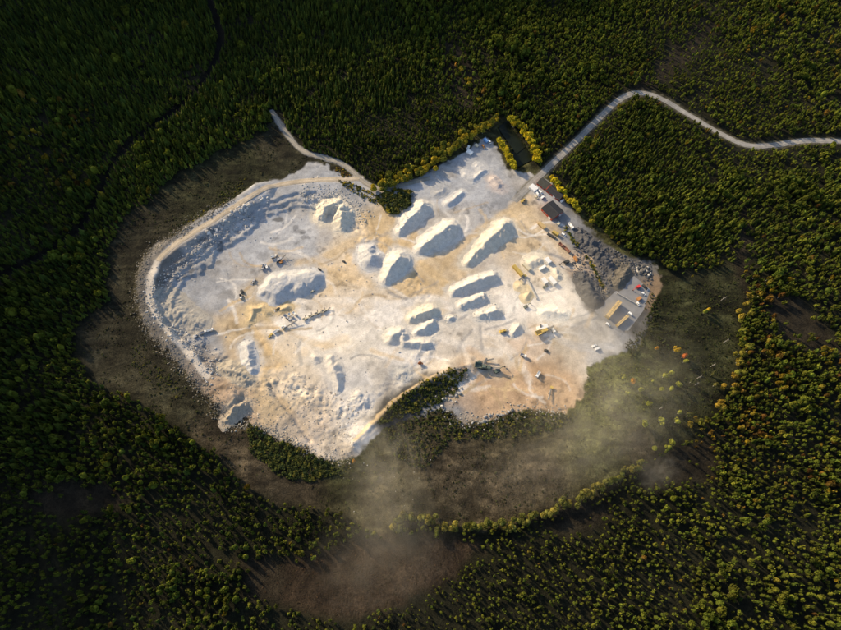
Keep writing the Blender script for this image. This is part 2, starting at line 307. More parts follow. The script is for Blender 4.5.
def ground_colour(x, y):
    wx = x+3.5*fbm(x, y, 11, 3, 61); wy = y+3.5*fbm(x, y, 11, 3, 62)
    sq = sdf(x+2.2*fbm(x, y, 5, 2, 63), y+2.2*fbm(x, y, 5, 2, 64), QUARRY)
    so = sdf(wx, wy, OPEN); s2 = sdf(wx, wy, BOG2)
    c = np.repeat(FLOOR[None], len(x), 0)
    bog = idw(wx, wy, _bp, _bv)*np.clip(1+.5*fbm(x, y, 18, 5, 65, .65), .3, 2)[:, None]*np.clip(1+.45*fbm(x*.35+y*.2, y, 5, 4, 66, .6), .3, 2)[:, None]
    fur = np.abs(fbm(x*.22-y*.05+6*fbm(x, y, 60, 2, 69), y+10*fbm(x, y, 70, 2, 70), 9, 3, 71)); bog = bog*(1+.55*(sst(.0, .5, fur)-.6))[:, None]
    k = sst(6, -4, so)[:, None]; c = c*(1-k)+bog*k
    k = sst(6, -4, s2)[:, None]; c = c*(1-k)+(np.array((.036, .0245, .015))*(1+.45*fbm(x, y, 22, 4, 67))[:, None])*k
    k = sst(7, 3, line_dist(x, y, STREAM))[:, None]; c = c*(1-.6*k)
    for gl in GLADES: k = (sst(8, -4, sdf(wx, wy, gl))*.9)[:, None]; c = c*(1-k)+BROWN*.5*(1+.4*fbm(x, y, 15, 3, 68))[:, None]*k
    # quarry: gravel, sand and dust
    qx = x+9*fbm(x, y, 28, 3, 71); qy = y+9*fbm(x, y, 28, 3, 72)
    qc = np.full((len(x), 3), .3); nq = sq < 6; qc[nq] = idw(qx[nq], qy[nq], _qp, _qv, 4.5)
    n1 = fbm(x, y, 26, 5, 73, .6); n2 = fbm(x+20*n1, y, 12, 4, 74); n3 = fbm(x, y, 3.0, 3, 75)
    qc = qc*(1+.17*n1+.13*n2+.07*n3)[:, None]
    bl = sst(.35, .9, fbm(x, y, 9, 4, 78, .6))*sst(-.2, .6, fbm(x, y, 40, 2, 79)); qc = qc*(1-.45*bl)[:, None]
    t = (sst(.1, .8, fbm(x, y, 34, 4, 76))*.3)[:, None]; qc = qc*(1-t)+(qc.mean(1, keepdims=True)*np.array((1.12, .96, .74)))*t
    for pts, w, cc, s in PATHS:
        b0, b1 = pts.min(0)-3*w-4, pts.max(0)+3*w+4; near = (x > b0[0]) & (x < b1[0]) & (y > b0[1]) & (y < b1[1])
        dd = np.full(len(x), 99.); dd[near] = line_dist((x+1.6*n2)[near], (y+1.6*n1)[near], pts); k = s*sst(w*1.5, w*.5, dd)*((1-.35*np.abs(np.sin(dd*1.9))) if w > 2 else 1.0); k = k[:, None]*(1+.3*n1)[:, None]
        k = np.clip(k, 0, 1); qc = qc*(1-k)+cc*(1+.12*n2+.1*n3)[:, None]*k
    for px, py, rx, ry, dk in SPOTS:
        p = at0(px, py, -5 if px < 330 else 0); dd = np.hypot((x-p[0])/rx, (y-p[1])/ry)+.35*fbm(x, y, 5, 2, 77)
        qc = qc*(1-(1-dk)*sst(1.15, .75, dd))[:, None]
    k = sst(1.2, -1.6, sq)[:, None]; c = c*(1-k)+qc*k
    for line, w, cc in ((RIMTRACK, 4.0, PALE*.75+TAN*.2), (TRACK, 3.2, GREY*1.0+TAN*.08), (ROAD[:-12], 5.6, np.array((.13, .12, .085)))):
        dd = line_dist(wx*.3+x*.7, wy*.3+y*.7, line); k = (.85*sst(w*1.25, w*.6, dd))[:, None]; c = c*(1-k)+cc*(1+.15*n2)[:, None]*k
    return np.clip(c, .004, .8)

def axis(lo, hi, step, far):
    a = list(np.arange(lo, hi, step)); s = step; p = a[-1]
    while p < far: s = min(s*1.12, 140) if p > hi+150 else min(s*1.12, 4.5); p += s; a.append(p)
    s = step; p = a[0]; b = []
    while p > -far: s = min(s*1.12, 140) if p < lo-150 else min(s*1.12, 4.5); p -= s; b.append(p)
    return np.array(b[::-1]+a)
q0, q1 = QUARRY.min(0)-12, QUARRY.max(0)+np.array((12, 28))
gx, gy = axis(q0[0], q1[0], 1.15, 4000), axis(q0[1], q1[1], 1.15, 4000)
X, Y = np.meshgrid(gx, gy); nx = len(gx); xf, yf = X.ravel(), Y.ravel()
zf = height(xf, yf)
cf = ground_colour(xf, yf)
ZG = zf.reshape(X.shape); height_true = height
def height(x, y, fine=True):
    """height of the built ground sheet"""
    x = np.asarray(x, float); y = np.asarray(y, float)
    i = np.clip(np.searchsorted(gx, x)-1, 0, len(gx)-2); j = np.clip(np.searchsorted(gy, y)-1, 0, len(gy)-2)
    fx = np.clip((x-gx[i])/(gx[i+1]-gx[i]), 0, 1); fy = np.clip((y-gy[j])/(gy[j+1]-gy[j]), 0, 1)
    return (ZG[j, i]*(1-fx)+ZG[j, i+1]*fx)*(1-fy)+(ZG[j+1, i]*(1-fx)+ZG[j+1, i+1]*fx)*fy
idx = np.arange(X.size).reshape(X.shape)
quads = np.stack([idx[:-1, :-1], idx[:-1, 1:], idx[1:, 1:], idx[1:, :-1]], -1).reshape(-1, 4)
cxy = np.stack([xf, yf], 1)[quads].mean(1)
qm = np.zeros(len(quads), bool); near = (cxy > q0).all(1) & (cxy < q1).all(1); qm[near] = inside(cxy[near, 0], cxy[near, 1], QUARRY)
for nm, sel in (('ground', ~qm), ('quarry_floor', qm)):
    f = quads[sel]; used = np.unique(f); re = np.zeros(len(xf), np.int32); re[used] = np.arange(len(used))
    me = np_mesh(nm, np.stack([xf, yf, zf], 1)[used], re[f], True); set_col(me, cf[used])
    o = link(nm, me, M_HEATH if nm == 'ground' else M_GROUND); tag(o, 'dark heath, bog and forest floor around the quarry' if nm == 'ground' else 'pale gravel and sand floor of the quarry with its rim', kind='structure')

def strip(name, line, hw, m, label, lift=0.12):
    pts = [line[0]]
    for a, b in zip(line[:-1], line[1:]):
        n = max(1, int(np.hypot(*(b-a))/2.0)); pts += [a+(b-a)*k/n for k in range(1, n+1)]
    pts = np.array(pts); t = np.gradient(pts, axis=0); t /= np.hypot(t[:, 0], t[:, 1])[:, None]; nrm = np.stack([-t[:, 1], t[:, 0]], 1)
    k = 11; off = np.linspace(-1, 1, k); w = hw*(1+.06*fbm(pts[:, 0], pts[:, 1], 9, 2, 81))
    V = pts[:, None]+nrm[:, None]*(off[None, :, None]*w[:, None, None]); V = V.reshape(-1, 2)
    z = height(V[:, 0], V[:, 1])+lift; camber = np.tile(0.12*(1-off**2), len(pts))
    z = z.reshape(-1, k); z[:] = z.max(1, keepdims=True)*.5+z*.5; v = np.column_stack([V, z.ravel()+camber])
    i = np.arange(len(v)).reshape(-1, k); f = np.stack([i[:-1, :-1], i[:-1, 1:], i[1:, 1:], i[1:, :-1]], -1).reshape(-1, 4)
    me = np_mesh(name, v, f, True); o2 = np.tile(off, len(pts)); rut = 1-.16*np.exp(-((np.abs(o2)-.5)/.16)**2)+.10*np.exp(-(o2/.2)**2); ed = np.clip(.5*fbm(v[:, 0], v[:, 1], 5, 3, 83)+.5, 0, 1)*(np.abs(o2) > .9)
    cc = np.array(m)[None]*(rut*(1+.14*fbm(v[:, 0], v[:, 1], 6, 3, 82)))[:, None]; cc = cc*(1-.55*ed)[:, None]; set_col(me, cc)
    return tag(link(name, me, M_GROUND), label, kind='structure')
M_ROAD = (.26, .25, .235)
M_TRACK = (.30, .275, .235)
M_RTRACK = (.44, .37, .28)
strip('road', ROAD[:-9], 3.7, M_ROAD, 'pale two-lane road running from the quarry gate through the forest')
strip('gravel_track', TRACK, 2.6, M_TRACK, 'narrow gravel track curving out of the forest to the quarry')
strip('haul_track', RIMTRACK[:int(len(RIMTRACK)*.62)], 2.8, M_RTRACK, 'sandy haul track along the quarry rim')
# asphalt yard sheet
def sheet(name, poly, m, label, lift, step=2.5, level=None, kind='structure'):
    lo, hi = poly.min(0), poly.max(0); a, b = np.arange(lo[0]-step, hi[0]+step, step), np.arange(lo[1]-step, hi[1]+step, step)
    import bmesh
    bm = bmesh.new(); zc = float(height(np.array([poly[:, 0].mean()]), np.array([poly[:, 1].mean()]), False)[0]) if level is None else level
    bm.faces.new([bm.verts.new((p[0], p[1], zc+lift)) for p in poly]); 
    bmesh.ops.recalc_face_normals(bm, faces=bm.faces)
    for f in bm.faces:
        if f.normal.z < 0: f.normal_flip()
    ex = bmesh.ops.extrude_face_region(bm, geom=list(bm.faces)); 
    for e in ex['geom']:
        if isinstance(e, bmesh.types.BMVert): e.co.z += .05
    me = bpy.data.meshes.new(name); bm.to_mesh(me); bm.free()
    return tag(link(name, me, m), label, kind=kind), zc+lift+.05
yard, YZ = sheet('asphalt_yard', YARD, mat('yard_asphalt', (.20, .20, .205), .85, .18, .12, .02), 'grey paved yard at the eastern end of the quarry', 0.02, level=.8)
M_WATER = mat('pond_water', (.009, .012, .007), .3, .3, .1, 0, 0, .12)
for p, lab in ((POND1, 'long dark pond between the golden hedge rows'), (POND2, 'short dark pond nearer to the road')):
    bk = p.mean(0)+(p-p.mean(0))*1.9; zc = float(np.mean(height(bk[:, 0], bk[:, 1])))-.5
    sheet('pond', np.array([p.mean(0)+(q-p.mean(0))*1.08 for q in p]), M_WATER, lab, 0, level=zc-.75)

# ------------------------------------------------------------------ stockpiles
WHITE = (.54, .51, .465); CREAM = (.56, .51, .425); LGREY = (.46, .455, .455); SAND = (.52, .41, .25); SLATE = (.08, .08, .083); ROSE = (.47, .41, .38)
TOES = []; APRON = []
def pile(label, ridge, color, slope=.82, cap=None, lump=.45, seed=0, name='gravel_pile', cat='gravel pile', hollow=None):
    slope *= .95; lump *= .7; ridge = [(x, y, h*(.74 if h > 5 else .85)) for x, y, h in ridge]; R = [(np.array(P(x, y, h)[:2]), h) for x, y, h in ridge]
    c = np.mean([r[0] for r in R], 0); zc = float(height(c[:1], c[1:], False)[0])
    APRON.append((R, slope, color)) if cat == 'gravel pile' else None
    ext = max(h/slope for _, h in R)+6
    lo = np.min([r[0] for r in R], 0)-ext; hi = np.max([r[0] for r in R], 0)+ext
    st = max(.65, (hi-lo).max()/85)
    a, b = np.arange(lo[0], hi[0]+st, st), np.arange(lo[1], hi[1]+st, st); A, B = np.meshgrid(a, b); x, y = A.ravel(), B.ravel()
    wx = x+1.1*fbm(x, y, 9, 2, seed+90); wy = y+1.1*fbm(x, y, 9, 2, seed+91)
    z = np.full(len(x), -9.0)
    segs = list(zip(R[:-1], R[1:])) if len(R) > 1 else [(R[0], (R[0][0]+.01, R[0][1]))]
    for (p, hp), (q, hq) in segs:
        dd, t = seg_dist(wx, wy, p, q); z = np.maximum(z, hp+(hq-hp)*t-np.maximum(0, np.sqrt(dd**2+.35)-.45)*slope)
    pr = random.Random(seed*7+3)
    for (p, hp), (q, hq) in segs:      # separate tipped loads along the crest
        L = np.hypot(*(q-p))
        for _ in range(int(2+L/7)):
            t = pr.random(); h0 = (hp+(hq-hp)*t); cc = p+(q-p)*t+np.array((pr.uniform(-1, 1), pr.uniform(-1, 1)))*h0*.42; h1 = h0*pr.uniform(.72, 1.02)
            z = np.maximum(z, h1-np.hypot(wx-cc[0], wy-cc[1])*slope)
        if h0 > 3.5:                   # a bite taken by the loader
            cc = p+(q-p)*pr.random()+np.array((pr.uniform(-1, 1), pr.uniform(-1, 1)))*h0*.9; z = z-h0*.22*sst(h0*.7, h0*.2, np.hypot(wx-cc[0], wy-cc[1]))
    al = np.zeros(len(x)); best = np.full(len(x), 1e9); acc_l = 0.0
    for (p, hp), (q, hq) in segs:
        dd, t = seg_dist(x, y, p, q); L = np.hypot(*(q-p)); th = np.arctan2(y-p[1]-(q-p)[1]*t, x-p[0]-(q-p)[0]*t); m = dd < best; al = np.where(m, acc_l+t*L+th*6.0, al); best = np.minimum(best, dd); acc_l += L
    z = z+.42*lump**.5*fbm(al, best*.12, 2.6, 3, seed+95)*sst(0, 3, best)
    z = np.where(z > -4, .5*(z-.35+np.sqrt((z-.35)**2+1.6)), 0)-.18
    if cap is not None: z = np.where(z > cap, cap+(z-cap)*.12, z)
    if hollow is not None:
        hp = P(hollow[0], hollow[1]); dd = np.hypot(x-hp[0], y-hp[1]); z = z-hollow[3]*sst(hollow[2], hollow[2]*.35, dd+1.5*fbm(x, y, 6, 2, seed+3))
    on = sst(0., 1.5, z)
    z = z+on*lump*(fbm(x, y, 6, 4, seed+92, .6)+.8*np.abs(fbm(x, y, 3.2, 2, seed+93))-.3)
    tz = height(x, y); zz = tz+np.where(z > .02, z, -.5)
    i = np.arange(A.size).reshape(A.shape); f = np.stack([i[:-1, :-1], i[:-1, 1:], i[1:, 1:], i[1:, :-1]], -1).reshape(-1, 4)
    f = f[(z[f] > -.02).any(1)]; used = np.unique(f); re = np.zeros(A.size, np.int32); re[used] = np.arange(len(used))
    ring = np.where((z > .08) & (z < .9))[0]; TOES.append((np.stack([x, y, zz], 1)[rng.choice(ring, min(len(ring), 80))], color)) if len(ring) else None
    v = np.stack([x-c[0], y-c[1], zz-zc], 1)[used]
    o = link(name, np_mesh(name, v, re[f], True), M_PILE, color=color); o.location = (c[0], c[1], zc)
    return tag(o, label, cat, 'stockpiles on the quarry floor')
pile('rough white heap standing beside the bushy thicket', [(400,229,5),(410,217,9),(423,204,10)], WHITE, lump=.9, seed=1)
pile('big cream heap in the middle with a spur, below the rough white heap', [(422,247,8),(434,236,13),(451,224,12)], WHITE, seed=2, lump=.6)
pile('long sloping heap widening uphill beside the wheel-worn track to the sheds', [(467,262,4),(478,250,7),(491,237,10.5),(506,223,11.5)], CREAM, seed=3, lump=.5)
pile('sharp-peaked pale heap with a bright left flank', [(385,278,6),(392,266,11),(400,256,14)], WHITE, slope=.8, seed=4)
pile('round cone heap with smooth grey shaded side', [(366,249,9),(371,256,11)], LGREY, slope=.72, seed=5, lump=.3)
pile('straight-edged loaf-shaped white heap', [(455,289,7),(475,281,8.5),(494,274,8)], WHITE, slope=.95, seed=6, lump=.25)
pile('short ragged heap right below the loaf-shaped one', [(461,303,5),(473,299,6.5),(484,296,6)], WHITE, slope=.9, seed=7, lump=.7)
pile('lowest of the three parallel white heaps', [(480,315,4),(488,312,6.5),(496,309,7)], WHITE, slope=.85, seed=8, lump=.7)
pile('tiny white cone between the larger heaps', [(451,318,3.2)], WHITE, seed=9, lump=.3)
pile('cream double-crested heap near the middle', [(411,317,5),(422,312,7.5),(432,308,8)], CREAM, slope=.85, seed=10, lump=.5)
pile('low white heap tucked against the double-crested one', [(418,331,4.5),(426,326,6),(433,323,5)], WHITE, slope=.85, seed=11, lump=.5)
pile('broad white heap with a stepped flat tail', [(391,335,8),(401,331,8),(405,341,6),(427,342,5)], WHITE, slope=.9, seed=12, lump=.5)
pile('small white heap being worked by the yellow loader', [(514,332,3.5),(519,327,5.5)], WHITE, slope=.9, seed=13, lump=.4)
pile('largest flat-topped heap, with a bright upper edge and tracked grey top', [(271,287,14),(282,281,15),(296,277,15),(309,275,14)], LGREY, slope=.85, cap=5.8, seed=14, lump=.55)
pile('crumbling cream heap with a dug-out hollow in the shaded pit', [(321,214,7),(326,206,12),(335,203,12),(342,212,12),(341,224,7)], CREAM, slope=.8, seed=15, lump=1.1, hollow=(331,216,8,4))
pile('pale dusty heap with a straight shaded right face', [(330,357,6),(335,370,7.5),(338,388,3.5)], PALE, slope=.85, cap=4.5, seed=16, lump=.4)
pile('small round heap left of the straight-faced dusty heap', [(316,357,4)], PALE, seed=17, lump=.3)
pile('grey wedge heap beside the brown haul road', [(246,345,5),(249,358,6.5),(251,368,4)], LGREY, slope=.8, seed=18, lump=.35)
pile('blinding white low heap in the dust near the containers', [(545,312,3.5),(556,311,4.2),(563,313,3)], (.72, .69, .63), slope=.55, seed=19, lump=.3)
pile('soft sand-coloured heap behind the white containers', [(531,262,4),(538,259,4.5)], CREAM, slope=.5, seed=20, lump=.25)
pile('small bright heap between the containers and the sand heap', [(555,270,3),(558,275,3.4)], CREAM, slope=.7, seed=21, lump=.3)
pile('dark slate heap beside the hedge near the paved yard', [(583,277,6),(590,285,9),(596,297,8)], SLATE, slope=.7, seed=22, lump=.9)
pile('low square pale heap in the upper yard', [(466,173,2.6),(474,178,2.6),(484,170,2.8),(478,165,2.6)], LGREY, slope=.6, cap=2.6, seed=23, lump=.25)
pile('flat round grey heap at the upper yard', [(436,184,2.2),(443,188,2.2),(438,192,2)], (.36,.36,.365), slope=.4, cap=2.2, seed=24, lump=.3)
pile('small oblong pale heap in the upper yard', [(447,203,3.2),(455,197,3.8),(462,192,3.2)], LGREY, slope=.7, seed=25, lump=.25)
pile('rosy heap next to the golden hedge row', [(494,179,3),(499,185,3)], ROSE, slope=.6, seed=26, lump=.4)
pile('white spoil cone on the dusty southern slope', [(357,396,5.5),(364,402,4)], PALE, slope=.6, seed=27, lump=.8)
pile('rubbly tan heap between the rim and the wedge heap', [(225,366,4),(238,372,5),(246,380,3)], (.36,.32,.26), slope=.6, seed=28, lump=1.1)
pile('ridge of brown spoil poking out over the lower rim', [(225,423,2.5),(232,413,4),(243,405,4)], (.34,.29,.23), slope=.6, seed=29, lump=2.4)
pile('grey fan of loose stone below the left rim wall', [(168,300,4),(178,312,5),(196,322,4)], (.33,.31,.28), slope=.35, seed=30, lump=.8)
pile('jagged dark rock heap along the forest edge', [(582,232,6),(592,243,8),(603,254,7),(612,262,5)], (.085,.085,.09), slope=.8, seed=31, lump=2.2, name='rock_heap', cat='rock heap')
pile('brown-grey rock heap above the paved yard', [(618,262,4),(626,268,5),(620,280,5)], (.12,.108,.09), slope=.6, seed=32, lump=1.5, name='rock_heap', cat='rock heap')
pile('small tan ring heap around the dark sump', [(250,318,2.5),(252,309,3),(262,307,3),(268,312,2.5)], SAND, slope=.7, seed=33, lump=.4)
pile('pile of bright stone beside the pair of white trailers', [(281,308,2.5),(287,306,3.0)], SAND, slope=.7, seed=34, lump=.3)
pile('pale stone stub west of the bushy wedge', [(401,372,3),(405,375,3)], (.42,.41,.39), slope=.6, seed=35, lump=1.0)

# fine stone washed and driven out around the feet of the stockpiles colours the floor there
fo = bpy.data.objects['quarry_floor'].data; nv = len(fo.vertices); co = np.empty(nv*3, np.float32); fo.vertices.foreach_get('co', co); co = co.reshape(-1, 3).astype(float)
ca = np.empty(nv*4, np.float32); fo.color_attributes['Col'].data.foreach_get('color', ca); ca = ca.reshape(-1, 4)
for R, sl_, cc in APRON:
    cx, cy = np.mean([r[0] for r in R], 0); nr_ = np.where(np.hypot(co[:, 0]-cx, co[:, 1]-cy) < 75)[0]; ax_, ay_ = co[nr_, 0], co[nr_, 1]; e = np.full(len(nr_), 1e9)
    for (p, hp), (q, hq) in (list(zip(R[:-1], R[1:])) or [(R[0], (R[0][0]+.01, R[0][1]))]):
        dd, t = seg_dist(ax_, ay_, p, q); e = np.minimum(e, dd-(hp+(hq-hp)*t)/sl_)
    k = .8*sst(8.5, .5, e+3.2*fbm(ax_, ay_, 7, 3, 97)); ca[nr_, :3] = ca[nr_, :3]*(1-k)[:, None]+(np.array(cc)*.93)[None]*k[:, None]
fo.color_attributes['Col'].data.foreach_set('color', ca.ravel())

# ------------------------------------------------------------------ rocks
def rock_unit(seed, sub=1):
    r = np.random.default_rng(seed); t = (1+5**.5)/2
    v = np.array([(-1,t,0),(1,t,0),(-1,-t,0),(1,-t,0),(0,-1,t),(0,1,t),(0,-1,-t),(0,1,-t),(t,0,-1),(t,0,1),(-t,0,-1),(-t,0,1)], float); v /= np.linalg.norm(v[0])
    f = np.array([(0,11,5),(0,5,1),(0,1,7),(0,7,10),(0,10,11),(1,5,9),(5,11,4),(11,10,2),(10,7,6),(7,1,8),(3,9,4),(3,4,2),(3,2,6),(3,6,8),(3,8,9),(4,9,5),(2,4,11),(6,2,10),(8,6,7),(9,8,1)])
    for _ in range(sub-1):
        cache = {}; vl = list(v); nf = []
        def mid(a, b):
            k = (min(a, b), max(a, b))
            if k not in cache: m = vl[a]+vl[b]; vl.append(m/np.linalg.norm(m)); cache[k] = len(vl)-1
            return cache[k]
        for a, b, c in f:
            x, y, z = mid(a, b), mid(b, c), mid(c, a); nf += [(a, x, z), (b, y, x), (c, z, y), (x, y, z)]
        v = np.array(vl); f = np.array(nf)
    return v*(1+.38*(r.random((len(v), 1))-.5))*np.array((1, .8, .65)), f
def scatter_mesh(name, units, pos, scl, colr, label, m, rzs=None, flat=None):
    """one mesh of many small pieces: pos N x 3, scl N x 3, colr N x 3"""
    Vs, Fs, Cs = [], [], []; off = 0; pick = rng.integers(0, len(units), len(pos)); th = rng.random(len(pos))*6.283
    for u, un in enumerate(units):
        v, f = un[:2]; jit = un[2] if len(un) > 2 else None; s = np.where(pick == u)[0]
        if not len(s): continue
        c, q = np.cos(th[s])[:, None], np.sin(th[s])[:, None]; L = v[None]*scl[s][:, None, :]
        vx = L[..., 0]*c-L[..., 1]*q+pos[s, 0:1]; vy = L[..., 0]*q+L[..., 1]*c+pos[s, 1:2]; vz = L[..., 2]+pos[s, 2:3]
        Vs.append(np.stack([vx, vy, vz], -1).reshape(-1, 3)); Fs.append((f[None]+(off+np.arange(len(s))*len(v))[:, None, None]).reshape(-1, f.shape[1]))
        cc = np.repeat(colr[s][:, None], len(v), 1)
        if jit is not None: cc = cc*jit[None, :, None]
        Cs.append(cc.reshape(-1, 3)); off += len(s)*len(v)
    me = np_mesh(name, np.vstack(Vs), np.vstack(Fs)); set_col(me, np.vstack(Cs))
    return tag(link(name, me, m), label, kind='stuff')
ROCKS = [rock_unit(s) for s in range(8)]
def band_points(n, poly=None, line=None, w=0, off=0):
    if poly is not None:
        lo, hi = poly.min(0), poly.max(0); p = lo+(hi-lo)*rng.random((n*3, 2)); return p[inside(p[:, 0], p[:, 1], poly)][:n]
    sg = line[1:]-line[:-1]; ln = np.hypot(sg[:, 0], sg[:, 1]); k = rng.choice(len(sg), n, p=ln/ln.sum()); t = rng.random((n, 1))
    nr = np.stack([-sg[k, 1], sg[k, 0]], 1)/ln[k][:, None]; return line[k]+sg[k]*t+nr*(off+w*rng.standard_normal((n, 1)))
def rubble(name, pts, smin, smax, c, label, cv=.3):
    n = len(pts); s = smin*(smax/smin)**(rng.random(n)**2.2); z = height(pts[:, 0], pts[:, 1])+s*.15
    scl = s[:, None]*(.75+.5*rng.random((n, 3))); cc = np.array(c)[None]*(1+cv*(rng.random((n, 1))*2-1))
    scatter_mesh(name, ROCKS, np.column_stack([pts, z]), scl, cc, label, M_RUBBLE)
for nm, lo_, hi_ in (('rubble', 0, len(TOES)),):
    tp = np.vstack([t[0] for t in TOES]); tc_ = np.vstack([np.repeat([t[1]], len(t[0]), 0) for t in TOES]); tp[:, :2] += rng.standard_normal((len(tp), 2))*1.1; tp[:, 2] = np.maximum(tp[:, 2]-.1, height(tp[:, 0], tp[:, 1])); ss = .15+.5*rng.random(len(tp))**3
    scatter_mesh('rubble', ROCKS, tp, ss[:, None]*(.8+.4*rng.random((len(tp), 3))), tc_*(.6+.5*rng.random((len(tp), 1))), 'coarse stones rolled to the feet of the stockpiles', M_RUBBLE)
_rimout = QUARRY[[43,44,45,46,47,48,49,50,51,52,53,54,55,56,57]]
rubble('rubble', band_points(3600, line=smooth_line(_rimout, 2), w=4.0), .22, .95, (.19, .17, .135), 'tipped stones along the outer edge of the rim')
rubble('rubble', band_points(1500, line=smooth_line(W([(252,212),(228,228),(205,244),(190,258),(168,276),(153,296),(160,316),(182,338),(200,358),(225,377)]), 2), w=5), .3, 1.5, (.36, .35, .34), 'broken stones at the foot of the left pit wall')
rubble('rubble', band_points(1100, poly=ROUGH), .22, .85, (.42, .36, .29), 'loose stones on the southern spoil slope')
rubble('rubble', band_points(900, poly=EAST), .5, 1.7, (.10, .10, .105), 'dark broken stones between the hedge and the forest')
rubble('rubble', band_points(700, line=W([(352,459),(318,457),(290,441),(252,424),(222,426)]), w=2.5), .35, 1.1, (.29, .26, .21), 'pale stones along the lower quarry edge')
rubble('rubble', band_points(600, line=W([(468,367),(455,392),(438,402),(458,424),(492,419),(520,408),(566,412)]), w=4), .35, 1.2, (.27, .26, .24), 'grey stones around the bushy wedge and southern edge')
rubble('rubble', band_points(800, line=W([(300,195),(330,193),(350,205),(365,222)]), w=8), .3, 1.2, (.36, .35, .33), 'stones under the northern pit wall')
rubble('rubble', band_points(500, poly=PIT), .3, .9, (.3, .3, .3), 'small stones strewn over the pit floor')
rubble('rubble', band_points(20, line=W([(340,480),(400,470),(430,480)]), w=14), .3, .8, (.45, .44, .42), 'few pale stones scattered on the brown heath')
_bm = [np_mesh('boulder', *rock_unit(100+k, 2)) for k in range(6)]
for me in _bm: me.materials.append(M_ROCK)
def boulders(n, line, w, s0, s1, c, label, group):
    for p in band_points(n, line=line, w=w):
        s = s0+(s1-s0)*random.random()**1.5; g = random.uniform(.7, 1.3); o = link('boulder', random.choice(_bm), color=[q*g for q in c])
        o.location = (p[0], p[1], float(height(p[:1], p[1:])[0])+s*.2); o.scale = (s, s*random.uniform(.8, 1.1), s*random.uniform(.8, 1.1)); o.rotation_euler = (random.random()*.5, random.random()*.5, random.random()*6)
        tag(o, label, 'boulder', group)
boulders(46, W([(630,262),(640,268),(650,276)]), 3.0, 1.0, 2.2, (.10, .10, .10), 'dark boulder in the heap above the red machine', 'dark boulders by the paved yard')
boulders(18, W([(636,266),(650,275)]), 3.0, .9, 1.7, (.42, .40, .36), 'pale boulder among the dark ones above the red machine', 'pale boulders by the paved yard')
boulders(10, W([(239,212),(252,206)]), 2.0, 1.6, 2.8, (.47, .45, .43), 'pale block of the broken wall under the rim track', 'pale wall blocks')
boulders(26, W([(270,197),(252,205),(232,217),(222,225)]), 2.2, .9, 2.0, (.46, .45, .43), 'small pale block along the upper left pit wall', 'small pale wall blocks')
boulders(22, W([(196,250),(176,268),(158,284),(153,300),(162,318),(184,340)]), 2.5, .8, 1.8, (.36, .35, .33), 'grey block fallen from the left pit wall', 'fallen wall blocks')
boulders(8, W([(208,236),(216,230)]), 1.6, 1.4, 2.6, (.45, .43, .41), 'pale block at the bend of the left pit wall', 'pale bend blocks')
boulders(14, W([(478,421),(500,415),(520,406)]), 2.0, 1.0, 2.2, (.22, .22, .22), 'grey boulder on the southern edge above the brown heath', 'southern edge boulders')
boulders(12, W([(440,402),(455,398),(464,380)]), 2.4, 1.0, 2.0, (.32, .31, .29), 'pale boulder beside the bushy wedge', 'wedge boulders')

# ------------------------------------------------------------------ trees
def spruce_unit(seed, tiers=5, spokes=8, core=False):
    """height 1, radius about 1; conical crown of drooping, ragged whorls"""
    r = np.random.default_rng(seed); V, Fc, J = [], [], []
    for k in range(tiers):
        t = k/tiers; zb = .12+.80*t; R = (1-t)**.85*(.85+.3*r.random()); za = min(1.0, zb+.20+.25/tiers)
        n = len(V); V.append((0, 0, za)); J.append(1.15); a0 = r.random()*6.28
        for i in range(spokes*2):
            a = a0+math.pi*i/spokes; q = R*(.85+.35*r.random()) if i % 2 == 0 else R*(.50+.2*r.random())
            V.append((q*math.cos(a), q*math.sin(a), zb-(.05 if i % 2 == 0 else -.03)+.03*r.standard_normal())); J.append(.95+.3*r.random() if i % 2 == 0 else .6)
        Fc += [(n, n+1+i, n+1+(i+1) % (spokes*2)) for i in range(spokes*2)]
    return np.array(V), np.array(Fc), np.array(J)
def leafy_unit(seed, clumps=18, size=.42, core=1, zlo=.15, shape=1.0):
    """crown centred on 0.62, radius about 1 (x, y), height 1; solid inner clumps wrapped in leaf sprays"""
    r = np.random.default_rng(seed); V, Fc, J = [], [], []
    cv, cf = rock_unit(seed+500, core); n = 0
    lobes = [(r.normal(0, .30), r.normal(0, .30), r.uniform(.42, .78), r.uniform(.36, .56)) for _ in range(4)]
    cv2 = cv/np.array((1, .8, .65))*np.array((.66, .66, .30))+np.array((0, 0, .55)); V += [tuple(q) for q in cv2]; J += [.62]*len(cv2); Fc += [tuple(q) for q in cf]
    for _ in range(clumps):
        l = lobes[r.integers(4)]; dv = r.standard_normal(3); dv[2] = abs(dv[2])*1.0-.25; dv /= np.linalg.norm(dv)
        p = np.array((l[0]+dv[0]*l[3], l[1]+dv[1]*l[3], l[2]+dv[2]*l[3]*.55*shape)); nm = dv+.55*r.standard_normal(3); nm /= np.linalg.norm(nm)
        u = np.cross(nm, r.standard_normal(3)); u /= np.linalg.norm(u); w = np.cross(nm, u); s = size*r.uniform(.6, 1.15)
        sc = np.array((1, 1, .5)); n = len(V); V += [tuple(p+(u*a+w*b)*s*sc*.5+nm*cc*s*.12) for a, b, cc in ((-1, -.7, -1), (.8, -1, 0), (1, .8, -1), (-.9, 1, .6))]
        J += list(np.full(4, r.uniform(.75, 1.35))); Fc += [(n, n+1, n+2), (n, n+2, n+3)]
    return np.array(V), np.array(Fc), np.array(J)
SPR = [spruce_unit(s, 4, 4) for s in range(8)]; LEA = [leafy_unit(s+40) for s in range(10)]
SPRUCE_C = np.array([(.056, .074, .010), (.042, .064, .011), (.084, .098, .012)]); BROAD_C = np.array([(.078, .098, .010), (.102, .116, .011), (.058, .082, .010)])
